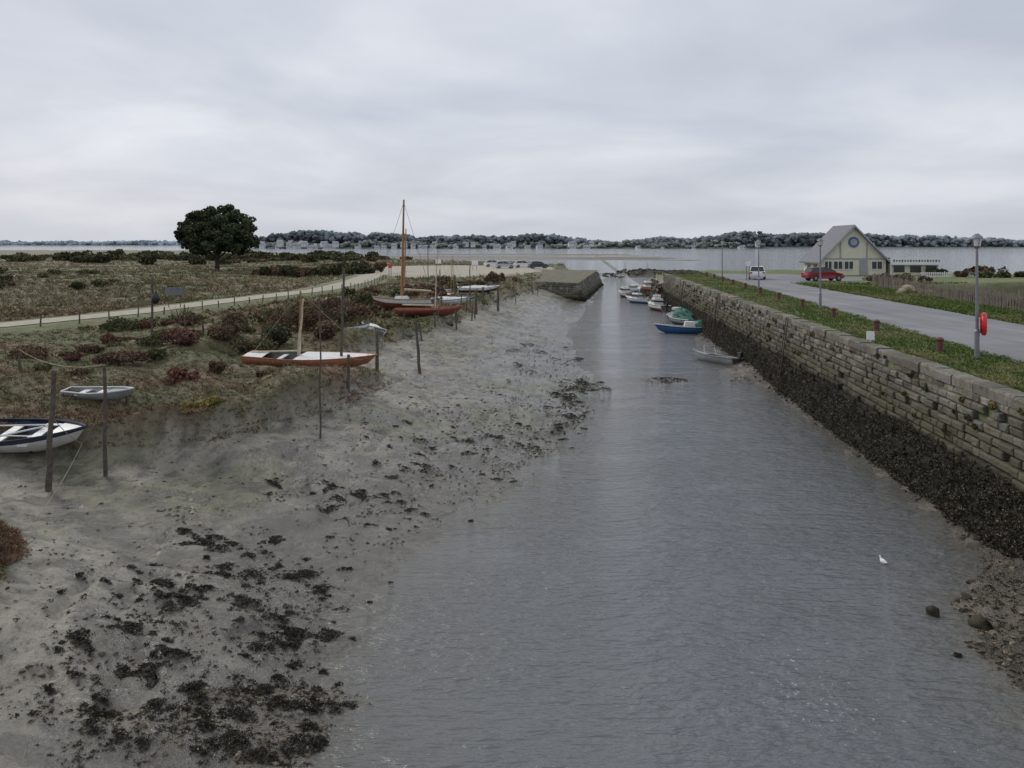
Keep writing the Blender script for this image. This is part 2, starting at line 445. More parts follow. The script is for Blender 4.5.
def tree(name,x,y,h,w,seed,col=(.06,.08,.04),n=14000,leaf=.24):
    z=Hz(x,y); e=empty(name,(x,y,z-.1)); random.seed(seed)
    mb=MB(); mb.rod((0,0,0),(.1,0,h*.3),.45,.34,10,jit=.05,seg=4)
    for i in range(9):
        a=i*2.4; r=w*.34*random.uniform(.6,1.1)
        st=Vector((.1,0,h*(.12+.02*i))); md=st+Vector((math.cos(a)*r*.5,math.sin(a)*r*.5,h*.14)); en=st+Vector((math.cos(a)*r,math.sin(a)*r,h*random.uniform(.2,.42)))
        mb.rod(st,md,.2,.14,6); mb.rod(md,en,.14,.05,6)
    mb.build('trunk_and_limbs',m_bark,e)
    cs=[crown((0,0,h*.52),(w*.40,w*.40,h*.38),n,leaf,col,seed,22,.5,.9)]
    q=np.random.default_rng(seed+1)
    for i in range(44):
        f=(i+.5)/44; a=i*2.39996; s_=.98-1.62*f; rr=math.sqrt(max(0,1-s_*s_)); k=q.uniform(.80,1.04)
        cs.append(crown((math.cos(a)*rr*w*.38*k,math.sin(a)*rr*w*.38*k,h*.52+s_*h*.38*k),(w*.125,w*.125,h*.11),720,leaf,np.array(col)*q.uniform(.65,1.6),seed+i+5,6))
    join_crowns('crown',cs,m_tree,e)
    return e
tree('oak_tree',-55.5,160,12.8,16.8,3)
bs=[];q=np.random.default_rng(11)
def shrub(x,y,r,h,col,n=700,leaf=.12):
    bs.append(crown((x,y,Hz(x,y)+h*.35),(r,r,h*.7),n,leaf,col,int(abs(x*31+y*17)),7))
gorse=(.07,.073,.036); brn=(.15,.10,.065); ol=(.115,.115,.055)
for i in range(40):
    x=-43+i*.48+q.uniform(-1,1); y=148+q.uniform(-6,6); shrub(x,y,q.uniform(1.0,2.2),q.uniform(1.2,2.6),[gorse,brn,ol][q.integers(3)],500,.2)
for i in range(80):
    x=q.uniform(-190,-50); y=q.uniform(215,330); shrub(x,y,q.uniform(2.5,6),q.uniform(1.5,3.4),[gorse,gorse,ol][q.integers(3)],450,.42)
for i in range(26):
    x=q.uniform(-75,-35); y=q.uniform(225,290); shrub(x,y,q.uniform(1.5,4),q.uniform(.8,1.6),[gorse,brn,ol][q.integers(3)],350,.35)
for i in range(26):
    y=q.uniform(85,140); x=-.6*y+q.uniform(-14,22); shrub(x,y,q.uniform(.8,2),q.uniform(.7,1.4),[gorse,brn,ol][q.integers(3)],450,.17)
for i in range(60):
    y=q.uniform(58,115); x=vx(y)-q.uniform(2.5,14); shrub(x,y,q.uniform(.6,1.5),q.uniform(.5,1.4),[ol,brn,brn,(.16,.09,.065)][q.integers(4)],450,.12)
for i in range(34):
    y=q.uniform(31,58); x=vx(y)-q.uniform(1.8,15); shrub(x,y,q.uniform(.35,.9),q.uniform(.25,.7),[ol,brn,brn,(.17,.085,.065),(.18,.15,.07)][q.integers(5)],700,.06)
for x,y,r,h,c_ in [(-12.4,32.5,.75,.6,(.19,.085,.065)),(-13,42,1.5,1.2,(.12,.105,.055)),(-14.6,44,1.6,1.3,brn),(-12.2,52,1.6,1.8,ol),(-10.8,55,1.3,1.5,brn),(-17.5,38,1.2,.7,(.16,.10,.07)),
                 (-22,39,1.4,.8,brn),(-19,46,1.5,1.1,ol),(-10.2,46.5,1.,1.,brn),(-24,52,1.6,1.0,ol),(-20,53,1.4,.9,(.15,.10,.07)),(-9.6,27.2,.4,.22,(.27,.22,.05)),(-10.3,27.3,.4,.22,(.25,.2,.05)),(-12.4,44.5,1.1,1.3,gorse),(-14,51,1.5,1.5,brn),(-16,48,1.5,1.3,ol),(-16.5,42,1.1,.9,(.17,.09,.07)),(-11.5,49,1.2,1.5,(.16,.09,.06)),(-12.5,57,1.5,1.6,(.16,.1,.07)),(-15,56,1.6,1.6,brn)]:
    shrub(x,y,r,h,c_,1500,.065)
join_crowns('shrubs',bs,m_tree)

# ------------------------------------------------------------------ distant shore
m_far=attrmat('hazed_distant_foliage',.95,.05,.15,spec=.1)  # far crowns: aerial haze is painted into their blue-grey vertex colours
ftm=[]
for k in range(4):
    V,F=rocktmpl(k+40,.8,.6,.9); V=V*(1+np.random.default_rng(k).normal(size=(len(V),1))*.16); ftm.append((V,F))
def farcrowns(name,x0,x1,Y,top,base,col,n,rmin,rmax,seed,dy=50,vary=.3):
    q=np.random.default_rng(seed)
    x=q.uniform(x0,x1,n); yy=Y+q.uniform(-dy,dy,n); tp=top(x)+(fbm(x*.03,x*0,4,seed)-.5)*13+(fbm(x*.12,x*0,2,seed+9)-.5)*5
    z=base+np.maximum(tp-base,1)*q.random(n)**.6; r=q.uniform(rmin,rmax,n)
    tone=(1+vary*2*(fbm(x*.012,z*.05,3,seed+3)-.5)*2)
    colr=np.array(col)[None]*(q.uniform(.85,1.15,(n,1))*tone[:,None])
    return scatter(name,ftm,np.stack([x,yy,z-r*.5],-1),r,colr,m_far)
top1=lambda x: np.interp(x,[-440,-400,-340,-250,-200,-150,-60,60,120,180,240,330,400,500,600,740,800,1100],[18,27,31,28,25,19,22,23,15,13,17,21,27,25,24,20,16,11])
farcrowns('distant_treeline',-445,1100,1500,top1,4,(.19,.22,.235),7600,2.2,4.8,1)  # crown colours include painted haze, bluest on the farthest shore
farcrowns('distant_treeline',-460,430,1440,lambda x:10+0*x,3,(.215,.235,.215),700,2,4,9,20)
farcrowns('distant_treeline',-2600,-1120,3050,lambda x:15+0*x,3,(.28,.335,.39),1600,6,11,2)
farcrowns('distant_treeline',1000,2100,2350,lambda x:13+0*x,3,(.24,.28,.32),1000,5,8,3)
m_wh=simple('white_render',(.60,.60,.60),.8,.2,.08); m_slate=simple('slate_roof',(.22,.235,.26),.6,1,.2); m_dark=simple('dark_window',(.03,.035,.04),.25,2,.1)
mb=MB(); q=np.random.default_rng(5)
def vil(x,y,w,h):
    z=max(Hz(x,y),.5)-.3+q.choice([0,0,3,6]); d=7; a=q.uniform(-.5,.5)
    mb.box((x,y,z+h/2-2),(w,d,h+4),a,0)
    M=Matrix.Translation((x,y,z+h))@Matrix.Rotation(a,4,'Z'); r=h*.5
    vs=[M@Vector(p) for p in ((-w/2-.3,-d/2-.4,0),(w/2+.3,-d/2-.4,0),(w/2+.3,d/2+.4,0),(-w/2-.3,d/2+.4,0),(-w/2-.3,0,r),(w/2+.3,0,r))]
    mb.add(vs,[(0,1,5,4),(2,3,4,5),(0,4,3),(1,2,5),(0,3,2,1)],1)
    for k in range(3): mb.box(M@Vector((-w/3+k*w/3,-d/2-.05,-h*.5)),(1.1,.2,1.4),a,2)
for i in range(26): vil(q.uniform(-415,-290),q.uniform(1395,1440),q.uniform(5,10),q.uniform(3.5,6))
for i in range(26): vil(q.uniform(-150,140),q.uniform(1390,1440),q.uniform(5,10),q.uniform(3,5))
for i in range(6): vil(q.uniform(200,420),q.uniform(1400,1430),q.uniform(6,9),q.uniform(3,4))
for i in range(8): vil(q.uniform(-300,-150),q.uniform(1400,1430),q.uniform(6,9),q.uniform(3,4))
mb.build('distant_village',[m_wh,m_slate,m_dark])

# ------------------------------------------------------------------ quay wall
nn=Vector((-.9968,.0797,0))
def wallpt(y,out,z): return (10.9+.08*y+nn.x*out, y+nn.y*out, z)
def wall_material(name,wl1,wl2):
    m,nt,b=newmat(name)
    a=N(nt,'ShaderNodeAttribute',attribute_name='Col')
    g=N(nt,'ShaderNodeNewGeometry'); sx=N(nt,'ShaderNodeSeparateXYZ'); nt.links.new(g.outputs['Position'],sx.inputs[0])
    n1=noise(nt,.8,7,.7); n2=noise(nt,7,6,.75); n3=noise(nt,22,4,.7)
    r1=ramp(nt,n2.outputs[0],[(.32,(.34,.33,.31)),(.48,(1,1,1)),(.75,(1.4,1.39,1.35))])
    c=mixc(nt,'MULTIPLY',1,a.outputs['Color'],r1.outputs[0])
    r2=ramp(nt,n1.outputs[0],[(.42,(0,0,0)),(.60,(1,1,1))])
    c=mixc(nt,'MIX',mth(nt,'MULTIPLY',r2.outputs[0],.6),c,(.085,.08,.052))
    def zone(lo,hi,k,src):
        ma=mth(nt,'MULTIPLY_ADD',src,k,sx.outputs[2])
        mr=N(nt,'ShaderNodeMapRange'); mr.interpolation_type='SMOOTHSTEP'; mr.inputs['From Min'].default_value=lo; mr.inputs['From Max'].default_value=hi
        mr.inputs['To Min'].default_value=1; mr.inputs['To Max'].default_value=0
        nt.links.new(ma,mr.inputs['Value']); return mr.outputs[0]
    c=mixc(nt,'MIX',mth(nt,'MULTIPLY',zone(wl2,wl2+.9,1.3,n1.outputs[0]),.7),c,(.085,.08,.045))
    c=mixc(nt,'MIX',zone(wl1,wl1+.3,1.1,n1.outputs[0]),c,(.032,.028,.020))
    nt.links.new(c,b.inputs['Base Color']); b.inputs['Roughness'].default_value=.9
    b.inputs['Specular IOR Level'].default_value=.2
    bump(nt,b,n3.outputs[0],.8,.04)
    return m
m_wall=wall_material('quay_stone',2.3,3.0); m_jet=wall_material('jetty_stone',1.0,1.2)
def course_wall(mb,p0,p1,zb0,zt0,nc,batter,seed,bc=(.185,.172,.148),lmin=.3,lmax=.95,step=.045):
    q=random.Random(seed); p0=Vector((*p0,0));p1=Vector((*p1,0)); d=(p1-p0); L=d.length; d=d/L; n_=Vector((-d.y,d.x,0)); ch=(zt0-zb0)/nc
    for i in range(nc):
        za=zb0+i*ch; zb=za+ch; o0=batter*(1-(i+.5)/nc)+(step if i%3==0 else 0)
        s=-q.random()*.5
        while s<L:
            s1=min(s+q.uniform(lmin,lmax),L+.2); o=o0+q.uniform(-.05,.04); g=q.uniform(.008,.022); k=q.choice([.6,.8,.9,1.05,1.25])*q.uniform(.85,1.15)*(.8+.45*i/nc)
            if q.random()<.03: o-=.2
            wv=.03*math.sin(s*.7+i)
            def P(ss,oo,zz):
                v=p0+d*ss+n_*(oo+wv); return (v.x,v.y,zz)
            c1=.035; j=[q.uniform(-.02,.02) for _ in range(4)]; zz1=q.uniform(-.02,.015)
            vs=[P(s+g,-.4,za+g),P(s1-g,-.4,za+g),P(s1-g,-.4,zb-g),P(s+g,-.4,zb-g),
                P(s+g,o-c1,za+g),P(s1-g,o-c1,za+g),P(s1-g,o-c1,zb-g),P(s+g,o-c1,zb-g),
                P(s+g+c1,o+j[0],za+g+c1),P(s1-g-c1,o+j[1],za+g+c1),P(s1-g-c1,o+j[2],zb-g-c1+zz1),P(s+g+c1,o+j[3],zb-g-c1+zz1)]
            tn=q.uniform(-.01,.01)
            mb.add(vs,[(4,5,1,0),(5,6,2,1),(6,7,3,2),(7,4,0,3),(8,9,5,4),(9,10,6,5),(10,11,7,6),(11,8,4,7),(11,10,9,8)],0,(bc[0]*k+tn,bc[1]*k,bc[2]*k-tn))
            s=s1
mb=MB(); q=random.Random(4)
course_wall(mb,wallpt(-12,0,0)[:2],wallpt(110,0,0)[:2],-.35,3.58,17,.60,4)
y=-12
while y<110:
    Lb=q.uniform(.6,1.4); y1=min(y+Lb,110.2); k=q.uniform(.65,1.15); g=.012; o=.03+q.uniform(-.05,.03); zt=3.885+q.uniform(-.04,.02)
    vs=[wallpt(y+g,-.5,3.58),wallpt(y1-g,-.5,3.58),wallpt(y1-g,o,3.58),wallpt(y+g,o,3.58),wallpt(y+g,-.5,zt),wallpt(y1-g,-.5,zt),wallpt(y1-g,o-.05,zt),wallpt(y+g,o-.05,zt),
        wallpt(y+g,o,zt-.06),wallpt(y1-g,o,zt-.06)]
    mb.add(vs,[(0,3,2,1),(3,8,9,2),(8,7,6,9),(7,4,5,6),(0,4,7,8,3),(1,2,9,6,5),(0,1,5,4)],0,(.225*k,.21*k,.18*k)); y=y1
vs=[wallpt(-12,-.15,3.5),wallpt(110,-.15,3.5),wallpt(-12,.45,-.5),wallpt(110,.45,-.5)]
mb.add(vs,[(2,3,1,0)],0,(.04,.037,.03))
mb.build('quay_wall',m_wall,usecol=True)

n=21000; yy=18+92*rng.random(n)**1.8; zz=-.05+1.75*rng.random(n)**1.2
zz=zz*(.55+.75*fbm(yy*.5,yy*0,3,3))
out=.60*(3.85-zz)/3.85+.01
px=10.9+.08*yy+nn.x*out; py=yy+nn.y*out
cw=C([.042,.036,.022])[None]*rng.uniform(.4,1.6,(n,1)); m2=rng.random(n)<.12; cw[m2]=C([.10,.085,.045])
m_weed=attrmat('seaweed_mat',.5,14,.4,spec=.4)
scatter('wall_seaweed',[leafclump(12,.30,1,i+60) for i in range(5)],np.stack([px,py,zz],-1),rng.uniform(.03,.10,n),cw,m_weed)

# ------------------------------------------------------------------ seaweed and stones on mud
def put(name,xs,ys,smin,smax,tm,col,mat,zoff=0,pw=2,zsc=None,cv=.4):
    n=len(xs); z=H(xs,ys); s=smin+(smax-smin)*rng.random(n)**pw
    colr=np.array(col)[None]*rng.uniform(1-cv,1+cv,(n,1))
    return scatter(name,tm,np.stack([xs,ys,z+zoff],-1),s,colr,mat,zsc)
weedt=[leafclump(16,.28,.4,i+80) for i in range(6)]
XS=[];YS=[]
def reg(n,cx,cy,rx,ry,thr,sc_,ang=0,off=3.2):
    r=rng.random(n)**.5; a=rng.uniform(0,6.28,n); dx=r*np.cos(a)*rx; dy=r*np.sin(a)*ry
    x=cx+dx*math.cos(ang)-dy*math.sin(ang); y=cy+dx*math.sin(ang)+dy*math.cos(ang)
    k=fbm(x*sc_,y*sc_*1.5,4,int(abs(cx*7+cy*3))+200); m=(k>thr)&(x<wx(y)+off); XS.append(x[m]);YS.append(y[m])
reg(2200,-5.6,17.4,2.4,2.3,.54,1.6)
reg(5200,-2.4,13.7,3.6,1.4,.51,1.8,off=5.5)
reg(2200,-4.8,12.9,2.6,1.4,.53,1.8)
reg(1000,-5.6,14.6,2.4,1.6,.56,1.6)
reg(4000,-2.5,29.5,5,7,.59,1.0)
reg(4200,1.2,37,4,9,.57,.9)
reg(1800,3.9,45,1.4,4,.5,.9)
reg(2400,1.5,58,4,13,.57,.7)
reg(1900,-6,23,3.5,3.5,.59,1.3)
reg(2800,2.9,39,1.0,9,.5,.9,-.25)
n=10000; yy=12.5+48*rng.random(n)**1.5; xx=wx(yy)-rng.random(n)*(wx(yy)-vx(yy)); XS.append(xx[::2]);YS.append(yy[::2])
X_=np.concatenate(XS);Y_=np.concatenate(YS)
put('seaweed',X_,Y_,.018,.085,weedt,(.060,.052,.035),m_weed,-.01,1.8,cv=.6)
MX=[];MY=[];MZ=[]
def heaps(k,cx,cy,rx,ry,r0,r1,dens=320):
    for i in range(k):
        a=rng.uniform(0,6.28); q_=rng.random()**.5; x=cx+math.cos(a)*rx*q_; y=cy+math.sin(a)*ry*q_; r_=rng.uniform(r0,r1); n=int(dens*r_*r_*3.1)+12
        t=rng.uniform(0,6.28,n); rr=rng.random(n)**.6*(1+.5*np.sin(t*3+i)+.25*np.sin(t*5+2*i)); el=rng.uniform(.45,.9); an=rng.uniform(-.6,.6)
        dx=rr*np.cos(t)*r_; dy=rr*np.sin(t)*r_*el
        MX.append(x+dx*math.cos(an)-dy*math.sin(an)); MY.append(y+dx*math.sin(an)+dy*math.cos(an)); MZ.append(.09*r_/.4*np.clip(1-rr*rr,0,1))
heaps(24,-5.5,17.8,1.9,1.9,.08,.34); heaps(14,-7.0,20.6,1.4,1.6,.06,.3); heaps(14,-4.1,16.2,.9,.8,.08,.26)
heaps(46,-2.4,13.7,2.8,1.2,.05,.24); heaps(22,-4.8,13.3,1.9,1.2,.06,.28); heaps(9,-6.7,15.0,1.2,1.2,.08,.3)
heaps(60,-5.2,16.5,3.6,4.2,.03,.11)
heaps(14,-3.4,27,3,4,.08,.3,200); heaps(16,1.2,37,3,7,.12,.45,120); heaps(14,-5.2,24,2.4,2.5,.08,.26,200); heaps(14,4.2,45,.9,4,.2,.5,120); heaps(14,3.2,40,.8,6,.15,.5,120); heaps(14,2,57,3,10,.2,.6,90)
heaps(30,-1.5,30,4,8,.05,.2,150)
MX=np.concatenate(MX);MY=np.concatenate(MY);MZ=np.concatenate(MZ)
put('wrack_heaps',MX,MY,.03,.08,weedt,(.048,.042,.029),m_weed,MZ,1.3,cv=.6)
rk=[rocktmpl(i) for i in range(7)]
m_rock=attrmat('weedy_stone',.8,9,.45,.5,.03)
XS=[];YS=[]
reg(1500,-2.7,13.5,3.2,1.3,.50,1.8,off=5.5); reg(260,-6.5,13.2,1.8,1.4,.5,1.5); reg(300,-6,17.5,2,2,.54,1.4); reg(250,3.6,45,1.5,5,.5,1); reg(300,-1,31,5,6,.57,1)
put('mud_stones',np.concatenate(XS),np.concatenate(YS),.02,.08,rk,(.115,.095,.065),m_rock,-.01,2.2,cv=.5)
n=2400; yy=rng.uniform(13.0,20.5,n); xx=10.2+.08*yy-3.3*rng.random(n); kk=(fbm(xx*1.1,yy*1.1,3,7)>.40); xx,yy=xx[kk],yy[kk]
zz=H(xx,yy); k=zz>-.07; xx,yy=xx[k],yy[k]
put('wall_rubble',xx,yy,.02,.10,rk,(.11,.09,.065),m_rock,-.01,2.5,cv=.6)
n=1500; yy=rng.uniform(13.0,21,n); xx=10.2+.08*yy-3.*rng.random(n); put('rubble_weed',xx,yy,.03,.09,weedt,(.06,.05,.03),m_weed,0)
n=900; yy=21+88*rng.random(n)**1.2; xx=10.35+.08*yy-.35*rng.random(n)**2
put('wall_foot_rocks',xx,yy,.05,.17,rk,(.035,.03,.02),m_rock,-.04)
n=1500; yy=rng.normal(48,1.3,n); xx=rng.normal(9.6,1.9,n); kz=H(xx,yy)>-.12; put('channel_shoal_weed',xx[kz],yy[kz],.03,.11,weedt,(.05,.042,.028),m_weed,-.0)
for i,(x,y,r) in enumerate([(8.75,17.6,.20),(8.3,15.9,.14),(9.4,17.0,.20),(9.9,15.6,.2),(9.75,18.3,.14)]):
    V_,F_=rk[i]; o=mesh_np('weedy_boulder',V_*[r,r*.9,r*1.5],F_,m_rock,np.tile(C([[.04,.036,.02]]),(len(V_),1)),False); o.location=(x,y,max(Hz(x,y),-.05)+r*.3); o.rotation_euler=(0,0,i)
n=1600; yy=rng.uniform(108,135,n); xx=.08*yy+rng.uniform(7,16,n); put('harbour_mouth_rocks',xx,yy,.2,.6,rk,(.05,.045,.033),m_rock,-.1)
n=500; yy=rng.normal(205,5,n); xx=rng.normal(33,7,n); put('reef_rocks',xx,yy,.3,.9,rk,(.045,.04,.03),m_rock,-.1)

# ------------------------------------------------------------------ jetty on the left bank
mb=MB()
A=(2.2,117,2.3);B=(8.9,113.5,2.3);C_=(16.2,160,3.1);D_=(4,166,3.1)
def cw2(p,q_,s): course_wall(mb,q_[:2],p[:2],-.4,2.5,9,1.2,s,bc=(.19,.18,.155),step=.0)
cw2(A,B,11); cw2(B,C_,12)
gx=[];nu,nv=14,30
for i in range(nv+1):
    for j in range(nu+1):
        s_=j/nu;t_=i/nv; p=[(A[k]*(1-s_)+B[k]*s_)*(1-t_)+(D_[k]*(1-s_)+C_[k]*s_)*t_ for k in range(3)]
        gx.append((p[0],p[1],2.52+.25*t_+random.uniform(-.05,.05)))
fs=[(i*(nu+1)+j,i*(nu+1)+j+1,(i+1)*(nu+1)+j+1,(i+1)*(nu+1)+j) for i in range(nv) for j in range(nu)]
mb.add(gx,fs,0,(.19,.18,.13))
for p,q_ in ((A,B),(B,C_),(C_,D_)): mb.add([(p[0],p[1],-.5),(q_[0],q_[1],-.5),(q_[0],q_[1],2.5),(p[0],p[1],2.5)],[(0,1,2,3)],0,(.06,.055,.045))
mb.build('stone_jetty',m_jet,usecol=True)

# ------------------------------------------------------------------ road, path
def strip(name,pts,mat,z=None,zo=.012,sub=1,nx=6):
    V=[]
    for (a,b) in zip(pts[:-1],pts[1:]):
        for k in range(sub):
            t=k/sub; V.append([a[i]+(b[i]-a[i])*t for i in range(4)])
    V.append(pts[-1]); V=np.array(V)
    s=np.linspace(0,1,nx)[None,:]
    x=V[:,0:1]*(1-s)+V[:,2:3]*s; y=V[:,1:2]*(1-s)+V[:,3:4]*s
    jl=(fbm(y*.8,x*.8,3,66)-.5)*.45; x=x+jl*((s==0)|(s==1))
    zz=np.full_like(x,z) if z is not None else H(x,y)+zo
    return mesh_np(name,np.stack([x,y,zz],-1).reshape(-1,3),grid_faces(*x.shape),mat)
def asphalt():
    m,nt,b=newmat('worn_asphalt')
    n1=noise(nt,.35,6,.6); n2=noise(nt,30,4,.7); n5=noise(nt,1,5,.6,mapscale=(1.2,.06,1))
    r=ramp(nt,n1.outputs[0],[(.3,(.155,.155,.16)),(.55,(.205,.205,.21)),(.75,(.25,.25,.255))]); r2=ramp(nt,n2.outputs[0],[(.3,(.75,)*3),(.7,(1.2,)*3)]); r5=ramp(nt,n5.outputs[0],[(.35,(.82,)*3),(.6,(1.06,)*3)])
    cc=mixc(nt,'MULTIPLY',1,r.outputs[0],r2.outputs[0]); nt.links.new(mixc(nt,'MULTIPLY',1,cc,r5.outputs[0]),b.inputs['Base Color']); b.inputs['Roughness'].default_value=.75
    bump(nt,b,n2.outputs[0],.4,.01); return m
m_as=asphalt()
pts=[(13.3+.112*y,y,21.35+.073*y,y) for y in np.arange(-12,84,2.)]
pts+=[(22.9,86,29,86),(23.2,89,36,89),(23.6,92,40,91.5),(24,96,42,96),(24.3,104,37,103.5),(24.8,110,36,109)]
strip('quay_road',pts,m_as,z=3.862,sub=2,nx=10)
m_sand=simple('sandy_gravel',(.35,.32,.255),.95,2.5,.25,bmp=.6)
pp=[]
for i,(x,y) in enumerate(PATH):
    a=Vector(PATH[max(i-1,0)]);b=Vector(PATH[min(i+1,len(PATH)-1)]); d=(b-a).normalized(); w=1.45 if i<5 else 1.8
    pp.append((x-d.y*w,y+d.x*w,x+d.y*w,y-d.x*w))
strip('gravel_path',pp,m_sand,zo=.035,sub=16,nx=7)
m_grass=attrmat('quay_grass_mat',.85,4,.25,spec=.15)
n=28000; yy=17+95*rng.random(n)**1.6; lo=11.30+.08*yy+.3*fbm(yy*1.5,yy*0,2,4); hi=13.45+.112*yy+(fbm(yy*.8,yy*0,3,9)-.5)*.5; xx=lo+(hi-lo)*rng.random(n)
gcol=L3(C([.09,.13,.033]),C([.19,.185,.08]),sm((fbm(xx*.5,yy*.5,3,6)-.42)/.25))*rng.uniform(.75,1.25,(n,1))
gb=[blades(7,i+30,.10,1.1) for i in range(5)]
scatter('quay_grass',gb,np.stack([xx,yy,np.full(n,3.84)],-1),rng.uniform(.04,.12,n),gcol,m_grass)
n=11000; yy=30+58*rng.random(n); lo=21.3+.073*yy; hi=np.interp(yy,RY,RX); xx=lo+(hi-lo)*rng.random(n)
gcol=L3(C([.09,.13,.033]),C([.19,.18,.08]),sm((fbm(xx*.3,yy*.3,3,6)-.4)/.3))*rng.uniform(.75,1.25,(n,1))
ok=(yy<84); scatter('verge_grass',gb,np.stack([xx,yy,np.full(n,3.84)],-1)[ok],rng.uniform(.1,.22,n)[ok],gcol[ok],m_grass)
pl=[];q=np.random.default_rng(77)
for (y,z,r,c_) in [(22.3,3.45,.22,(.24,.18,.07)),(26.5,3.2,.2,(.11,.11,.04)),(36,3.3,.35,(.16,.12,.06)),(39.5,3.5,.3,(.12,.12,.05)),(47,3.4,.3,(.12,.1,.05)),(31,3.6,.2,(.12,.14,.05)),(60,3.5,.4,(.12,.11,.06)),(20.8,3.6,.2,(.14,.15,.06))]+[(q.uniform(18,95),q.uniform(2.2,3.7),q.uniform(.06,.2),(.11,.12,.045)) for _ in range(60)]:
    p=wallpt(y,.6*(3.85-z)/3.85+.03,z); pl.append(crown((p[0],p[1],p[2]),(r*.6,r,r*.8),160,.03,c_,int(y*10),5))
join_crowns('wall_plants',pl,m_tree)

# ------------------------------------------------------------------ street furniture
m_metal=simple('painted_grey_metal',(.20,.21,.225),.45,5,.12,metal=.3)
m_glass=simple('frosted_lamp_glass',(.6,.6,.58),.25,5,.05)
m_red=simple('red_plastic',(.62,.03,.03),.4,5,.1); m_white=simple('white_paint',(.74,.74,.72),.45,6,.08)
def lamp(x,y):
    e=empty('street_lamp',(x,y,3.85))
    a=MB(); a.rod((0,0,0),(0,0,.9),.085,.08,12); a.rod((0,0,.9),(0,0,.97),.1,.06,12); a.rod((0,0,.95),(0,0,3.72),.055,.042,12); a.box((0,0,.01),(.32,.32,.03)); a.build('pole',m_metal,e,smooth=False)
    h=MB(); h.rod((0,0,3.70),(0,0,3.78),.06,.13,14); h.rod((0,0,4.04),(0,0,4.10),.2,.17,14); h.rod((0,0,4.10),(0,0,4.2),.17,.05,14)
    for k in range(4): h.rod((.12*math.cos(k*1.57),.12*math.sin(k*1.57),3.76),(.15*math.cos(k*1.57),.15*math.sin(k*1.57),4.05),.012,n=5)
    h.build('lantern_frame',m_metal,e)
    g=MB(); g.rod((0,0,3.78),(0,0,4.04),.11,.14,14); g.build('lantern_glass',m_glass,e)
    return e
for x,y in [(15.7,28.7),(18.5,51),(20.9,72),(23.5,95)]: lamp(x,y)
e=empty('life_ring_station',(15.78,28.45,3.85),math.radians(62))
a=MB()
nu,nv=20,8; vs=[];fs=[]
for i in range(nu):
    t=2*math.pi*i/nu
    for j in range(nv):
        p=2*math.pi*j/nv; R_=.27+.085*math.cos(p); vs.append((.30+R_*math.cos(t),.09*math.sin(p)-.02,1.15+R_*math.sin(t)*1.12))
for i in range(nu):
    for j in range(nv): fs.append((i*nv+j,((i+1)%nu)*nv+j,((i+1)%nu)*nv+(j+1)%nv,i*nv+(j+1)%nv))
a.add(vs,fs); a.build('ring',m_red,e,smooth=True)
a=MB(); a.rod((.3,.10,1.15),(.3,.0,1.15),.33,.25,20); a.build('backing_plate',m_red,e)
a=MB(); a.box((.1,.1,1.3),(.3,.03,.04)); a.box((.1,.1,1.0),(.3,.03,.04)); a.build('brackets',m_metal,e)
m_bol=simple('rust_brown_paint',(.11,.04,.035),.6,8,.25)
for i in range(11):
    y=30.3+7.1*i; x=15.25+.112*(y-30.3)
    a=MB(); a.rod((0,0,-.05),(0,0,.38),.12,.12,14); a.rod((0,0,.38),(0,0,.43),.12,.15,14); a.rod((0,0,.43),(0,0,.47),.15,.15,14); a.rod((0,0,.47),(0,0,.53),.15,.06,14)
    o=a.build('quay_bollard',m_bol); o.location=(x,y,3.85)
a=MB(); a.box((0,0,.32),(.3,.03,.34)); a.box((0,.03,.1),(.05,.04,.42)); o=a.build('notice_plate',m_white,bevel=.005); o.location=(14.0,33.2,3.8); o.rotation_euler=(0,0,-.5)
m_rust=simple('rusty_iron',(.06,.045,.035),.8,10,.4)
for y in (44,66,88):
    a=MB()
    for s in (-.2,.2): a.rod(wallpt(y+s,.76,-.2),wallpt(y+s,.16,3.9),.025,n=6)
    for k in range(12):
        z=.2+k*.3; o_=.76-.60*(z+.2)/4.1; a.rod(wallpt(y-.2,o_,z),wallpt(y+.2,o_,z),.018,n=5)
    a.build('quay_ladder',m_rust)
m_pale=simple('grey_chestnut_paling',(.20,.175,.14),.9,9,.35)
a=MB(); q=random.Random(2); y=30
while y<78:
    x=21.4+.149*y; h=q.uniform(.95,1.15)
    a.box((x,y,3.82+h/2),(.035,.05,h),q.uniform(-.5,.5),taper=.7,ry=q.uniform(-.06,.06)); y+=q.uniform(.14,.24)
y=30
while y<78: 
    a.rod((21.47+.149*y,y,3.7),(21.47+.149*y,y,5.08),.05,.045,7,jit=.01,seg=2); y+=2
for z in (4.1,4.65): a.rod((21.4+.149*30,30,z),(21.4+.149*78,78,z),.008,n=4)
a.build('paling_fence',m_pale)
bs2=[]; q=np.random.default_rng(21)
for i in range(90):
    y=q.uniform(34,84); x=22.4+.149*y+q.uniform(0,6); bs2.append(crown((x,y,max(Hz(x,y),2.6)+.5),(q.uniform(.4,1.2),q.uniform(.4,1.2),q.uniform(.4,.9)),350,.08,[brn,(.17,.14,.09),ol,(.18,.11,.08)][q.integers(4)],i+300,5))
for i in range(24):
    x=q.uniform(48,75); y=q.uniform(96,118); bs2.append(crown((x,y,Hz(x,y)+.3),(q.uniform(.8,2),q.uniform(.8,1.4),q.uniform(.5,1.0)),300,.16,[brn,gorse,ol][q.integers(3)],i+400,5))
join_crowns('shore_scrub',bs2,m_tree)
a=MB(); q=random.Random(3)
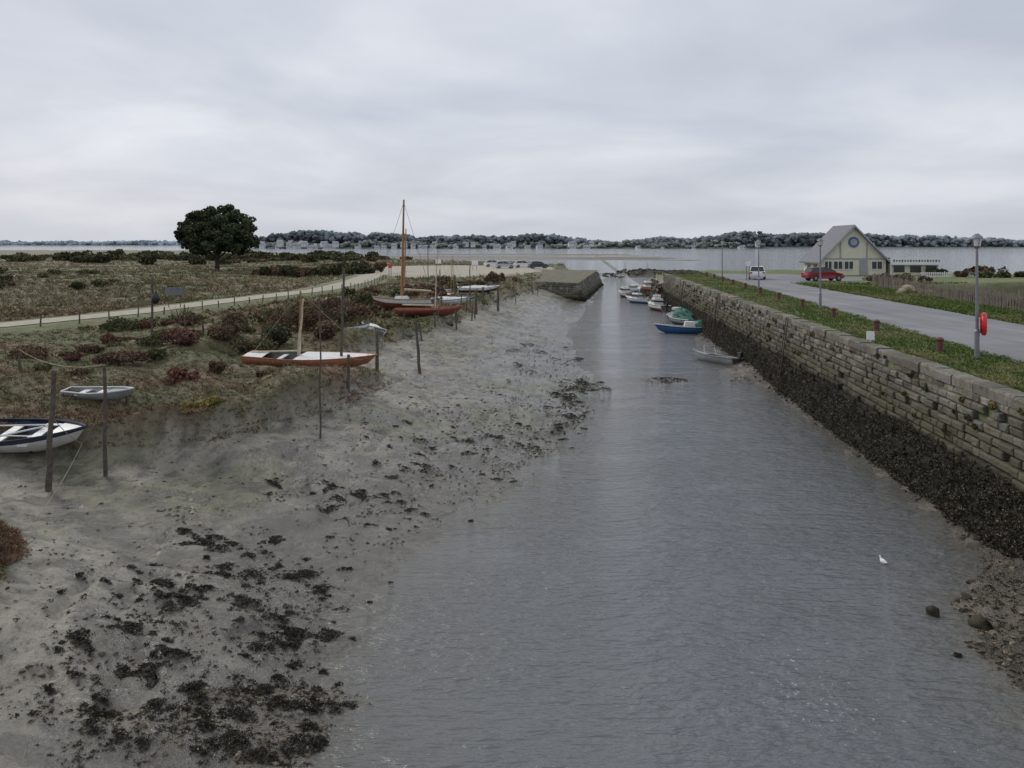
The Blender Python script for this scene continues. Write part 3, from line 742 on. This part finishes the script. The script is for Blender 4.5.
for i in range(260):
    x=q.uniform(45,120); y=q.uniform(60,150)
    if x<np.interp(y,RY,RX)+6: continue
    z=Hz(x,y); a.rod((x,y,z-.3),(x+q.uniform(-.1,.1),y,z+q.uniform(.6,1.3)),.04,.03,5)
for i in range(40):
    x=48+q.uniform(0,60); y=q.uniform(62,110)
    if x<np.interp(y,RY,RX)+6: continue
    z=Hz(x,y); 
    for k in range(4): a.box((x+k*1.1,y,z+.35),(1.,.9,.12))
    a.box((x+1.6,y,z+.2),(4.4,.06,.06))
a.build('oyster_racks',m_rust)
hp=empty('boulder_pile',(31.0,66,3.85))
for i,(dx,dy,r) in enumerate([(0,0,.75),(.9,.3,.55),(-.8,.2,.5),(.3,-.6,.45),(1.5,-.1,.4)]):
    Vr,Fr=rk[i]; o=mesh_np('boulder',Vr*r,Fr,m_rock,np.tile(C([[.34,.29,.21]]),(len(Vr),1))); o.parent=hp; o.location=(dx,dy,r*.3)

# ------------------------------------------------------------------ house
m_yel=simple('cream_render',(.62,.59,.47),.85,1.5,.08); m_slate2=simple('slate',(.13,.135,.15),.6,3,.25,bmp=.3); m_trim=simple('grey_trim',(.30,.31,.33),.6,3,.1); m_blue=simple('blue_paint',(.05,.11,.25),.5,4,.1)
hx,hy=42.2,105; W=7.8; eh=2.0; rh=6.1; Dp=7.5
e=empty('cream_gabled_house',(hx,hy,3.83),math.radians(-3))
a=MB()
w=W/2
front=[(-w,0,0),(w,0,0),(w,0,eh),(0,0,rh-.15),(-w,0,eh)]
back=[(p[0],Dp,p[2]) for p in front]
a.add(front+back,[(0,1,2,3,4),(9,8,7,6,5),(0,5,6,1),(1,6,7,2),(0,4,9,5)]); a.build('walls',m_yel,e)
a=MB(); sl=(rh-eh+.0)/w
for s in (-1,1):
    x0=s*(w+.55); z0_=eh-.55*sl+.0
    vs=[(x0,-.45,z0_),(0,-.45,rh),(0,Dp+.3,rh),(x0,Dp+.3,z0_)]
    vs+= [(p[0],p[1],p[2]+.16) for p in vs]
    a.add(vs,[(0,1,2,3),(7,6,5,4),(0,4,5,1),(1,5,6,2),(2,6,7,3),(3,7,4,0)])
a.build('slate_roof',m_slate2,e)
a=MB()
for s in (-1,1):
    x0=s*(w+.57); z0_=eh-.57*sl
    vs=[(x0,-.52,z0_-.12),(0,-.52,rh-.16),(0,-.52,rh+.12),(x0,-.52,z0_+.16)]; vs+=[(p[0],-.46,p[2]) for p in vs]
    a.add(vs,[(0,1,2,3),(4,7,6,5),(0,4,5,1),(3,2,6,7),(0,3,7,4)])
a.box((0,-.04,eh+.05),(W-.1,.07,.14)); a.box((-1.6,-.05,eh+1.1),(.12,.07,2.0)); a.box((1.6,-.05,eh+1.1),(.12,.07,2.0)); a.build('bargeboards',m_trim,e)
a=MB(); a.rod((0,-.02,4.1),(0,-.09,4.1),.66,.66,24); a.build('round_window_frame',m_blue,e)
a=MB(); a.rod((0,-.08,4.1),(0,-.11,4.1),.42,.42,24); a.build('round_window_glass',m_trim,e)
a=MB()
wn=[(-3.1,.9,1.0),(-1.9,1.1,1.0),(-.6,1.1,1.0),(2.8,1.3,1.0)]
for x,ww,hh in wn: a.box((x,-.03,1.25),(ww,.08,hh))
a.build('window_glass',m_dark,e)
a=MB()
for x,ww,hh in wn:
    for dx in (-ww/2,0,ww/2): a.box((x+dx,-.075,1.25),(.07,.05,hh+.1))
    for dz in (-hh/2,hh/2): a.box((x,-.078,1.25+dz),(ww+.1,.05,.07))
a.build('window_frames',m_white,e)
a=MB(); a.box((1.2,-.04,.95),(1.0,.09,1.9)); a.build('door',m_trim,e)
a=MB(); a.box((-w-.03,2.5,1.2),(.05,1.2,.9)); a.box((-w-.03,5.2,1.2),(.05,1.2,.9)); a.build('side_windows',m_dark,e)
e=empty('cafe_annex',(49.5,104.5,3.83),math.radians(-2))
a=MB(); a.box((0,2,.9),(5.8,4,1.8)); a.build('walls',m_yel,e)
a=MB(); a.box((0,1.9,2.1),(6.4,4.6,.12)); a.build('roof',m_slate2,e)
a=MB(); a.box((0,-.55,1.78),(6.3,.06,.9)); a.build('sign_fascia',m_white,e)
a=MB()
for k in range(17): a.box((-2.75+k*.34,-.6,1.82),(.17,.03,.2 if k%3 else .28))
a.build('sign_lettering',m_blue,e)
a=MB(); 
for x in (-1.9,0.1,2.0): a.box((x,-.04,.8),(1.3,.06,.8))
a.build('windows',m_dark,e)
a=MB()
for x in (-3.1,3.1): a.rod((x,-.5,0),(x,-.5,1.33),.05)
a.build('awning_posts',m_white,e)
a=MB()
for i in range(40): a.box((48+i*.22,99.5,4.1),(.09,.03,.6))
for z in (3.95,4.3): a.box((52.3,99.54,z),(9,.03,.07))
a.build('white_picket_fence',m_white)

# ------------------------------------------------------------------ cars
m_tyre=simple('tyre_rubber',(.02,.02,.02),.8); m_cglass=simple('car_glass',(.03,.035,.04),.1)
m_hub=simple('wheel_hub',(.3,.3,.32),.35,metal=.7); m_lr=simple('tail_light',(.4,.02,.02),.3)
def car(name,x,y,z,rz,col):
    m=simple(name+'_paint',col,.3,3,.04); e=empty(name,(x,y,z),rz)
    def loft(prof,ws,mi,mb):
        n=len(prof); vs=[]
        cx=sum(p[0] for p in prof)/n; cz=sum(p[1] for p in prof)/n
        for k,(s,_) in enumerate([(-1,.93),(-.94,1),(.94,1),(1,.93)]):
            for (px_,pz_),hw in zip(prof,ws): vs.append((cx+(px_-cx)*_, s*hw, cz+(pz_-cz)*_))
        fs=[]
        for k in range(3):
            for i in range(n): j=(i+1)%n; fs.append((k*n+i,k*n+j,(k+1)*n+j,(k+1)*n+i))
        fs.append(tuple(range(n-1,-1,-1))); fs.append(tuple(3*n+i for i in range(n)))
        mb.add(vs,fs,mi)
    a=MB()
    body=[(-2.0,.32),(-2.05,.6),(-1.98,.86),(-1.3,.95),(.85,.95),(1.7,.80),(1.98,.62),(2.02,.34),(1.6,.25),(-1.6,.25)]
    loft(body,[.82,.84,.82,.84,.84,.78,.74,.76,.82,.82],0,a); a.build('body',m,e,smooth=False,bevel=.03)
    a=MB(); gh=[(-1.75,.93),(-1.45,1.36),(-.2,1.42),(.25,1.36),(1.05,.93)]; loft(gh,[.76,.62,.62,.62,.76],0,a); a.build('windows',m_cglass,e)
    a=MB(); a.add([(-1.5,-.6,1.39),(-.2,-.61,1.44),(.28,-.58,1.385),(.28,.58,1.385),(-.2,.61,1.44),(-1.5,.6,1.39)],[(0,1,2,3,4,5)])
    for s in (-1,1):
        for (p,q_) in [((-1.72,.75,.95),(-1.42,.61,1.39)),((-.45,.775,.95),(-.42,.63,1.42)),((1.04,.755,.95),(.28,.61,1.38))]:
            a.rod((p[0],p[1]*s,p[2]),(q_[0],q_[1]*s,q_[2]),.035,n=5)
    a.build('roof_and_pillars',m,e)
    for k,(wx_,wy) in enumerate([(-1.25,-.8),(-1.25,.8),(1.28,-.8),(1.28,.8)]):
        s=1 if wy>0 else -1
        a=MB(); a.rod((wx_,wy-.1*s,.31),(wx_,wy+.07*s,.31),.31,.31,16); a.build('wheel_%d'%k,m_tyre,e)
        a=MB(); a.rod((wx_,wy+.06*s,.31),(wx_,wy+.085*s,.31),.18,.16,12); a.build('hub_%d'%k,m_hub,e)
    a=MB(); a.box((-2.03,-.65,.75),(.06,.24,.16)); a.box((-2.03,.65,.75),(.06,.24,.16)); a.build('tail_lights',m_lr,e)
    a=MB(); a.box((1.9,-.58,.66),(.12,.26,.12)); a.box((1.9,.58,.66),(.12,.26,.12)); a.build('headlights',m_glass,e)
    return e
car('red_car',32.4,88.5,3.865,math.radians(8),(.22,.02,.03))
car('white_car',26.8,93,3.865,math.radians(75),(.7,.7,.7))
for nm,x,y,cc_ in [('silver_car',-1.5,172,(.45,.46,.48)),('white_car',2.4,178,(.7,.7,.7)),('dark_car',5.4,172,(.05,.06,.07)),('white_car',-4,184,(.7,.7,.7))]: car(nm,x,y,Hz(x,y)+.02,.2,cc_)

# ------------------------------------------------------------------ boats
def hull(parent,L,B,D,mats,tw=.7,n=19,name='hull',bow=.35):
    K=6; outer=[];inn=[]
    for i in range(n):
        t=i/(n-1)
        b=B/2*((tw+(1-tw)*float(sm(t/.45))) if t<.45 else max(0.012,(1-((t-.45)/.55)**2.3)**.85))
        zs=D*(1+bow*max(0,(t-.35)/.65)**2+.08*(1-t)**2); zk=D*.55*max(0,(t-.72)/.28)**2.2
        x=-L/2+L*t
        so=[];si=[]
        for j in range(-K,K+1):
            a=abs(j)/K*math.pi/2; s=1 if j>=0 else -1
            y=b*math.sin(a)**.75; z=zk+(zs-zk)*(1-math.cos(a))**.85
            rake=.10*L*max(0,(t-.7)/.3)*(z/D-.6)
            so.append((x+rake,s*y,z)); th=.035
            yi=max(0,b-th)*math.sin(a)**.75; zi=zk+.05+(zs-zk-.05)*(1-math.cos(a))**.85
            si.append((x+rake,s*yi,zi))
        outer.append(so);inn.append(si)
    m=2*K+1; vs=[p for s in outer for p in s]+[p for s in inn for p in s]; o=n*m; fs=[];mi=[]
    for i in range(n-1):
        for j in range(m-1):
            jj=abs(j+.5-K)
            fs.append((i*m+j,(i+1)*m+j,(i+1)*m+j+1,i*m+j+1)); mi.append(0 if jj<3.6 else (1 if jj<5 else (4 if len(mats)>4 else 1)))
            fs.append((o+i*m+j,o+i*m+j+1,o+(i+1)*m+j+1,o+(i+1)*m+j)); mi.append(3)
        for j in (0,m-1): fs.append((i*m+j,o+i*m+j,o+(i+1)*m+j,(i+1)*m+j)); mi.append(2)
    fs.append(tuple(range(m))); mi.append(1); fs.append(tuple(o+j for j in range(m-1,-1,-1))); mi.append(3)
    me=bpy.data.meshes.new(name); me.from_pydata(vs,[],fs)
    for mm in mats: me.materials.append(mm)
    me.polygons.foreach_set('material_index',mi); me.polygons.foreach_set('use_smooth',[True]*(len(fs)-2)+[False]*2); me.update()
    ob=bpy.data.objects.new(name,me); sc.collection.objects.link(ob); ob.parent=parent
    a=MB()
    for s in (0,m-1):
        for i in range(n-1): a.rod(outer[i][s],outer[i+1][s],.028,n=6)
    a.rod(outer[0][0],outer[0][m-1],.028,n=6)
    a.build('gunwale',mats[2],parent)
    return outer
def deck(parent,outer,t0,t1,mat,dz=-.04,name='deck'):
    n=len(outer); a=MB(); i0=int(t0*(n-1)); i1=int(round(t1*(n-1)))
    vs=[];fs=[]
    for i in range(i0,i1+1):
        p,q_=outer[i][0],outer[i][-1]; vs+=[(p[0],p[1]*.97,p[2]+dz),((p[0]+q_[0])/2,0,p[2]+dz+.05*abs(p[1])),(q_[0],q_[1]*.97,q_[2]+dz)]
    for k in range(i1-i0): 
        for c_ in (0,1): fs.append((k*3+c_,(k+1)*3+c_,(k+1)*3+c_+1,k*3+c_+1))
    a.add(vs,fs); a.build(name,mat,parent)
navy=simple('navy_paint',(.022,.027,.055),.45,5,.2); grw=simple('weathered_white_paint',(.66,.66,.64),.5,4,.12); varn=simple('varnished_wood',(.34,.17,.06),.4,6,.25)
orange=simple('red_lead_paint',(.38,.15,.085),.6,4,.25); maroon=simple('maroon_antifoul',(.20,.05,.04),.6,4,.25); bluep=simple('blue_hull_paint',(.04,.12,.28),.4,4,.15)
greenT=simple('green_tarpaulin',(.02,.11,.08),.7,3,.35,bmp=.8); greyp=simple('grey_hull_paint',(.26,.28,.29),.55,4,.2); dkin=simple('dark_boat_interior',(.10,.10,.09),.8,4,.3); ropem=simple('rope',(.32,.28,.2),.9,20,.2)
black=simple('black_outboard',(.02,.02,.022),.4,4,.1); sail=simple('furled_sail',(.50,.44,.33),.85,6,.2,bmp=.5)
def outboard(parent,L,B,D):
    a=MB(); a.box((-L/2-.16,0,D+.28),(.34,.24,.34),taper=.8); a.box((-L/2-.16,0,D-.1),(.14,.1,.6)); a.box((-L/2-.2,0,D-.42),(.3,.04,.14)); a.build('outboard_motor',black,parent,bevel=.02)
def thwarts(parent,B,D,xs,mat,w=.22):
    a=MB()
    for x in xs: a.box((x,0,D*.78),(w,B*.86,.035))
    a.build('thwarts',mat,parent)
def boat(name,x,y,z,rz,L,B,D,cols,heel=0,trim=0,tw=.7):
    e=empty(name,(x,y,z),rz,heel,trim); out=hull(e,L,B,D,cols,tw); return e,out
r=math.radians
x,y=-15.0,25.2
e,o=boat('rowing_boat',x,y,Hz(x,y)-.03,r(-3),4.4,1.75,.56,[grw,grw,navy,navy,navy],heel=r(11))
thwarts(e,1.75,.56,(-.95,0.05,1.0),m_white,.28)
a=MB()
for s in (-1,1): a.rod((-1.6,.3*s,.56),(1.1,.42*s,.6),.025,n=6); a.box((1.3,.43*s,.6),(.55,.13,.02))
a.rod((-.3,-.9,.62),(.9,.5,.5),.03,n=6); a.build('oars',grw,e); deck(e,o,.86,1,m_white)
a=MB()
for k in range(6): a.box((-1.2+k*.45,0,.13),(.06,1.0,.03))
a.build('floor_ribs',navy,e)
def seat(x,y,L,rz):   # highest ground under a hull so it rests on it
    return max(Hz(x+math.cos(rz)*L*k,y+math.sin(rz)*L*k) for k in (-.3,-.15,0,.15,.3))
x,y=-9.7,40.3
e,o=boat('wooden_sailing_dinghy',x,y,seat(x,y,5.9,r(-6))-.04,r(-6),5.9,1.9,.55,[orange,orange,orange,dkin,orange],heel=r(5),trim=r(1))
deck(e,o,.45,1,grw,dz=.0); deck(e,o,0,.18,grw,dz=0); thwarts(e,1.9,.55,(-1.3,-.5),grw)
a=MB(); a.rod((-.45,0,.2),(-.2,-.2,3.7),.05,.03,8); a.build('mast',varn,e)
a=MB(); a.rod((-.4,-.05,.6),(-.12,-.12,3.3),.08,.045,7,jit=.03,seg=9); a.rod((-.38,0,.8),(-2.9,.2,.62),.05,.04,8); a.build('furled_sail',sail,e)
a=MB(); a.rod((-.2,-.2,3.65),(3.0,0,.7),.010,n=4); a.rod((-.2,-.2,3.65),(-.6,.85,.6),.010,n=4); a.rod((-.2,-.2,3.65),(-2.7,0,.6),.010,n=4); a.build('rigging',ropem,e)
x,y=-8.5,67
e,o=boat('gaff_sailing_boat',x,y,seat(x,y,4.6,0)+.1,r(172),4.6,1.7,.7,[maroon,grw,varn,dkin],heel=r(3))
deck(e,o,.5,1,grw); deck(e,o,0,.15,grw)
a=MB(); a.box((.2,0,.85),(1.0,.9,.26),taper=.85); a.build('cuddy',grw,e,bevel=.03)
a=MB(); a.rod((.2,0,.3),(.15,0,8.6),.12,.07,10); a.build('mast',varn,e)
a=MB(); a.rod((.1,0,1.4),(-2.4,.0,1.3),.05,.045,8); a.rod((.02,.12,1.7),(-.1,.14,6.3),.075,.04,8); a.build('boom_and_gaff',varn,e)
a=MB(); a.rod((.0,.05,1.5),(-2.2,.05,1.4),.09,.06,8,jit=.02,seg=6); a.build('furled_sail',sail,e)
a=MB(); a.rod((.15,0,8.4),(2.5,0,.9),.014,n=4); a.rod((.15,0,8.4),(-2.3,0,.8),.014,n=4)
for s in (-.8,.8): a.rod((.15,0,7.2),(.0,s,.75),.012,n=4)
a.build('rigging',black,e)
x,y=-6.3,63.0
e,o=boat('wooden_fishing_boat',x,y,Hz(x,y)-.12,r(6),4.6,1.7,.58,[maroon,maroon,orange,dkin,orange],heel=r(-4)); deck(e,o,.6,1,varn); deck(e,o,0,.2,grw); thwarts(e,1.7,.58,(-1,0),varn)
a=MB(); a.rod((.6,0,.3),(.7,.1,3.6),.05,.03,8); a.rod((.5,.1,.8),(-1.8,.3,.9),.08,.05,8,jit=.02,seg=4); a.build('mast_and_sail',sail,e)
def small(name,x,y,rz,L,cols,heel=0,extra=None,dz=0,mast=0):
    e,o=boat(name,x,y,max(Hz(x,y),-.12)+dz,r(rz),L,L*.36,L*.14,cols,heel=r(heel)); thwarts(e,L*.36,L*.14,(-L*.22,.05*L),cols[2]); deck(e,o,.72,1,cols[1]); 
    if extra=='tarp':
        a=MB(); a.ell((-.1*L,0,L*.13),(L*.38,L*.17,L*.085),j=.1); a.build('tarpaulin',greenT,e)
    if extra=='wtarp':
        a=MB(); a.ell((-.02*L,0,L*.11),(L*.45,L*.175,L*.08),j=.06); a.build('tarpaulin',grw,e,smooth=True)
    if extra=='cabin':
        a=MB(); a.box((.08*L,0,L*.2),(L*.25,L*.22,L*.16),taper=.82); a.build('cabin',grw,e,bevel=.03)
        a=MB(); a.box((.08*L,0,L*.22),(L*.235,L*.225,L*.05),taper=.9); a.build('cabin_windows',m_dark,e)
    if extra=='ob': outboard(e,L,L*.36,L*.14)
    if mast:
        a=MB(); a.rod((.1*L,0,.1),(.1*L,0,mast),.035,.02,6); a.build('mast',varn,e)
        a=MB(); a.rod((.1*L,0,mast-.1),(.52*L,0,L*.17),.008,n=4); a.rod((.1*L,0,mast-.1),(.05*L,L*.16,L*.14),.008,n=4); a.rod((.1*L,0,mast-.1),(.05*L,-L*.16,L*.14),.008,n=4); a.build('rigging',ropem,e)
    return e
small('dinghy',-8.9,53.5,115,3.4,[grw,grw,grw,dkin],16,'wtarp',-.05)
small('dinghy',-9.3,50.,60,2.8,[greyp,grw,navy,dkin],-10)
small('dinghy',-5.9,76,20,4.0,[grw,grw,bluep,dkin],8,'wtarp',0,4.5); small('dinghy',-5.2,82,160,4.0,[grw,grw,varn,dkin],-6,None,0,3.8)
small('dinghy',-3.6,88,10,4.0,[navy,grw,grw,dkin],5,'wtarp'); small('dinghy',-8.2,86,30,4.2,[grw,grw,navy,dkin],9,None,0,5)
x,y=place(98,402); small('grey_skiff',x,y,-6,2.2,[greyp,greyp,grw,greyp],6,None,-.08)
e=small('grey_skiff',13.3,55.5,118,4.0,[greyp,greyp,greyp,dkin],6,'ob',-.05)
a=MB(); 
for s in(-.5,.5): a.rod((.6,s,.55),(.75,s*.9,1.15),.02,n=6)
a.rod((.75,-.45,1.15),(.75,.45,1.15),.02,n=6); a.build('rail',m_white,e)
e=small('blue_motor_boat',15.2,73.5,172,5.0,[bluep,bluep,grw,dkin],2,None,-.05)
a=MB(); a.box((-.4,0,.95),(1.5,1.1,.45),taper=.85); a.build('console',grw,e,bevel=.04)
a=MB(); a.ell((-1.3,0,.85),(1.1,.75,.5),j=.1); a.build('tarpaulin',greenT,e)
outboard(e,5,1.8,.7)
e=small('green_covered_boat',16.0,80,105,5.0,[navy,greyp,grw,dkin],0,'tarp')
a=MB(); a.ell((-.2,0,.9),(1.7,.8,.75),j=.12,nu=14,nv=10); a.rod((.6,0,.8),(.6,0,2.0),.03,n=5); a.build('cover',greenT,e)
small('blue_covered_boat',16.6,86,70,4.6,[bluep,grw,grw,dkin],0,'cabin')
e=small('white_motor_boat',17.0,99,100,5.4,[maroon,grw,grw,dkin],3,'cabin',0,4.2); outboard(e,5.4,1.9,.75)
small('red_motor_boat',17.9,105,80,5.2,[maroon,maroon,grw,dkin],0,'cabin')
small('white_motor_boat',16.6,111,120,5.0,[bluep,grw,grw,dkin],0,'cabin')
small('white_motor_boat',16.6,124,95,5.5,[maroon,grw,grw,dkin],0,'cabin',0,5.2)
small('white_motor_boat',19.0,134,60,5.0,[bluep,grw,grw,dkin],0,'cabin'); small('red_motor_boat',19.0,118,100,5.0,[maroon,orange,grw,dkin],0,'cabin',0,4)

# ------------------------------------------------------------------ mooring posts
m_post=simple('weathered_post',(.10,.085,.068),.95,10,.5,bmp=1.)
def post(x,y,h,rad=.09,lx=0,ly=0,name='mooring_post'):
    z=Hz(x,y); a=MB(); a.rod((0,0,-.3),(lx,ly,h),rad*1.15,rad*.8,9,jit=.025,seg=7)
    o=a.build(name,m_post); o.location=(x,y,z); return (x+lx,y+ly,z+h)
tops={}
for nm,px,py,top,rad,lx in [('a',48,490,370,.075,.15),('b',106,476,365,.055,-.05),('c',152,347,277,.07,0),('d',341,372,268,.065,.12),('e',377,372,332,.08,0),('f',420,373,320,.075,-.22),
                  ('g',320,404,262,.03,0),('h',498,311,287,.11,0),('i',483,300,283,.11,0),('j',230,345,322,.07,0),('k',290,330,310,.07,0),('l',203,338,318,.07,0),('m',476,314,292,.1,0),
                  ('n',185,340,322,.06,0),('o',440,300,270,.06,.0),('p',127,405,380,.06,0),('q',348,385,350,.07,0),('r',455,302,280,.08,0),('s',262,345,325,.06,0),('t',20,372,350,.06,0),('u',470,302,258,.05,0),('v',428,296,240,.04,0)]:
    X_,Y_=place(px,py); tops[nm]=post(X_,Y_,(py-top)*Y_/850,rad,lx)
t=tops['c']; a=MB(); a.ell((0,0,0),(.22,.22,.32)); a.rod((0,0,.28),(0,0,.42),.05,.03,8); a.box((0,0,.1),(.02,.46,.02)); o=a.build('mooring_float',black,smooth=True); o.location=(t[0]+.2,t[1],t[2]-1.0)
def rope(p,q_,sag=.25,rad=.010,name='mooring_rope',mat=ropem):
    a=MB(); p=Vector(p);q_=Vector(q_); pr=p
    for k in range(1,13):
        t=k/12; c_=p.lerp(q_,t)+Vector((0,0,-sag*4*t*(1-t))); a.rod(pr,c_,rad,n=5); pr=c_
    a.build(name,mat)
bw=(-12.7,25.1); bz=Hz(*bw)+.55
rope(tops['t'],tops['b'],.3); rope((tops['a'][0]-.1,tops['a'][1],tops['a'][2]-1.2),(*bw,bz),.1); rope((tops['b'][0],tops['b'][1],tops['b'][2]-1),(*bw,bz),.15)
rope((*bw,bz),(-11.8,21,Hz(-11.8,21)+.03),.15); rope(tops['q'],(-7.0,40,Hz(-7,40)+.6),.1)
a=MB(); q=random.Random(5)
for i in range(34):
    t=i/33; y=49+t*75; x=float(np.interp(y,[p[1] for p in PATH],[p[0] for p in PATH]))+3.0
    z=Hz(x,y); a.rod((x,y,z-.2),(x+q.uniform(-.06,.06),y,z+q.uniform(.5,.8)),.055,.045,6,jit=.01,seg=2)
a.build('path_fence_posts',m_post)
a=MB()
for i in range(40):
    y=q.uniform(52,110); x=float(vx(y))+q.uniform(-9,1.5); z=Hz(x,y); a.rod((x,y,z-.2),(x+q.uniform(-.15,.15),y,z+q.uniform(.6,1.6)),.06,.045,6,jit=.01,seg=2)
a.build('bank_stakes',m_post)
def sign(x,y,h,w,hh,mat,rz=0,name='information_sign'):
    e=empty(name,(x,y,Hz(x,y)),rz); a=MB(); a.rod((-w*.3,.04,-.1),(-w*.3,.04,h),.035,n=8); a.rod((w*.3,.04,-.1),(w*.3,.04,h),.035,n=8); a.build('legs',m_post,e); a=MB(); a.box((0,-.02,h-hh/2),(w,.05,hh)); a.build('panel',mat,e,bevel=.01)
sign(-26.2,66,1.6,1.4,.6,m_slate2,.3); sign(-17.5,122,2.2,.5,.5,m_red,0,'traffic_sign'); sign(-13,150,2.2,1.0,.7,m_white,0)
sign(25.0,90,2.0,.5,.5,m_white,0,'traffic_sign'); sign(-7,160,1.8,1.2,.8,m_white,.2)

# ------------------------------------------------------------------ gull on the water
me=bpy.data.meshes.new('gull'); pts=[(-.20,0,.07),(-.10,0,.06),(0,0,.06),(.08,0,.075),(.115,0,.125),(.13,0,.165),(.155,0,.17),(.19,0,.162)]
rad=[(.014,.006),(.05,.045),(.075,.065),(.06,.06),(.03,.032),(.034,.034),(.022,.022),(.006,.006)]
me.from_pydata(pts,[(i,i+1) for i in range(7)],[]); me.materials.append(simple('gull_plumage',(.75,.75,.74),.8,9,.05))
o=bpy.data.objects.new('gull',me); sc.collection.objects.link(o); o.location=(8.95,20.5,-.01); o.rotation_euler=(0,0,1.9); o.scale=(.7,.7,.9)
sk=o.modifiers.new('s','SKIN')
for i,rr in enumerate(rad): me.skin_vertices[0].data[i].radius=rr
me.skin_vertices[0].data[2].use_root=True
ss=o.modifiers.new('ss','SUBSURF'); ss.levels=2; ss.render_levels=2

# ------------------------------------------------------------------ sky, sun, camera
w=bpy.data.worlds.new('World'); sc.world=w; w.use_nodes=True; nt=w.node_tree; bg=nt.nodes['Background']
sky=N(nt,'ShaderNodeTexSky'); sky.sky_type='NISHITA'; sky.sun_disc=False; sky.sun_elevation=r(38); sky.sun_rotation=r(-50); sky.dust_density=3
tc=N(nt,'ShaderNodeTexCoord'); sp_=N(nt,'ShaderNodeSeparateXYZ'); nt.links.new(tc.outputs['Generated'],sp_.inputs[0])
ab=mth(nt,'ABSOLUTE',sp_.outputs[2]); ad=mth(nt,'ADD',ab,.16)
cb=N(nt,'ShaderNodeCombineXYZ'); nt.links.new(mth(nt,'DIVIDE',sp_.outputs[0],ad),cb.inputs[0]); nt.links.new(mth(nt,'DIVIDE',sp_.outputs[1],ad),cb.inputs[1])
nz=N(nt,'ShaderNodeTexNoise'); nz.inputs['Scale'].default_value=.75; nz.inputs['Detail'].default_value=6; nz.inputs['Roughness'].default_value=.5; nz.inputs['Distortion'].default_value=.3; nt.links.new(cb.outputs[0],nz.inputs['Vector'])
cr=ramp(nt,nz.outputs[0],[(.34,(.53,.57,.655)),(.5,(.645,.68,.76)),(.66,(.80,.825,.885))])
hz=N(nt,'ShaderNodeMapRange'); hz.inputs['From Min'].default_value=0; hz.inputs['From Max'].default_value=.12; hz.inputs['To Min'].default_value=.55; hz.inputs['To Max'].default_value=0; nt.links.new(ab,hz.inputs['Value'])
cc=mixc(nt,'MIX',hz.outputs[0],cr.outputs[0],(.60,.62,.67))
sc1=N(nt,'ShaderNodeVectorMath',operation='SCALE'); sc1.inputs['Scale'].default_value=10; nt.links.new(cc,sc1.inputs[0])
fin=mixc(nt,'MIX',.94,sky.outputs[0],sc1.outputs[0]); nt.links.new(fin,bg.inputs[0]); bg.inputs[1].default_value=.1
sd=bpy.data.lights.new('sun','SUN'); sd.energy=1.5; sd.angle=r(25); sd.color=(1,.94,.86); so=bpy.data.objects.new('sun',sd); sc.collection.objects.link(so)
so.rotation_euler=(r(52),0,r(230))
cd=bpy.data.cameras.new('camera'); cd.sensor_width=36; cd.lens=850/1024*36; cd.shift_y=-140/1024; cd.clip_end=20000; cd.clip_start=.1
co=bpy.data.objects.new('camera',cd); sc.collection.objects.link(co); co.location=(0,0,CAMH); co.rotation_euler=(r(90),0,0); sc.camera=co
sc.view_settings.view_transform='Standard'; sc.view_settings.look='None'; sc.view_settings.exposure=0
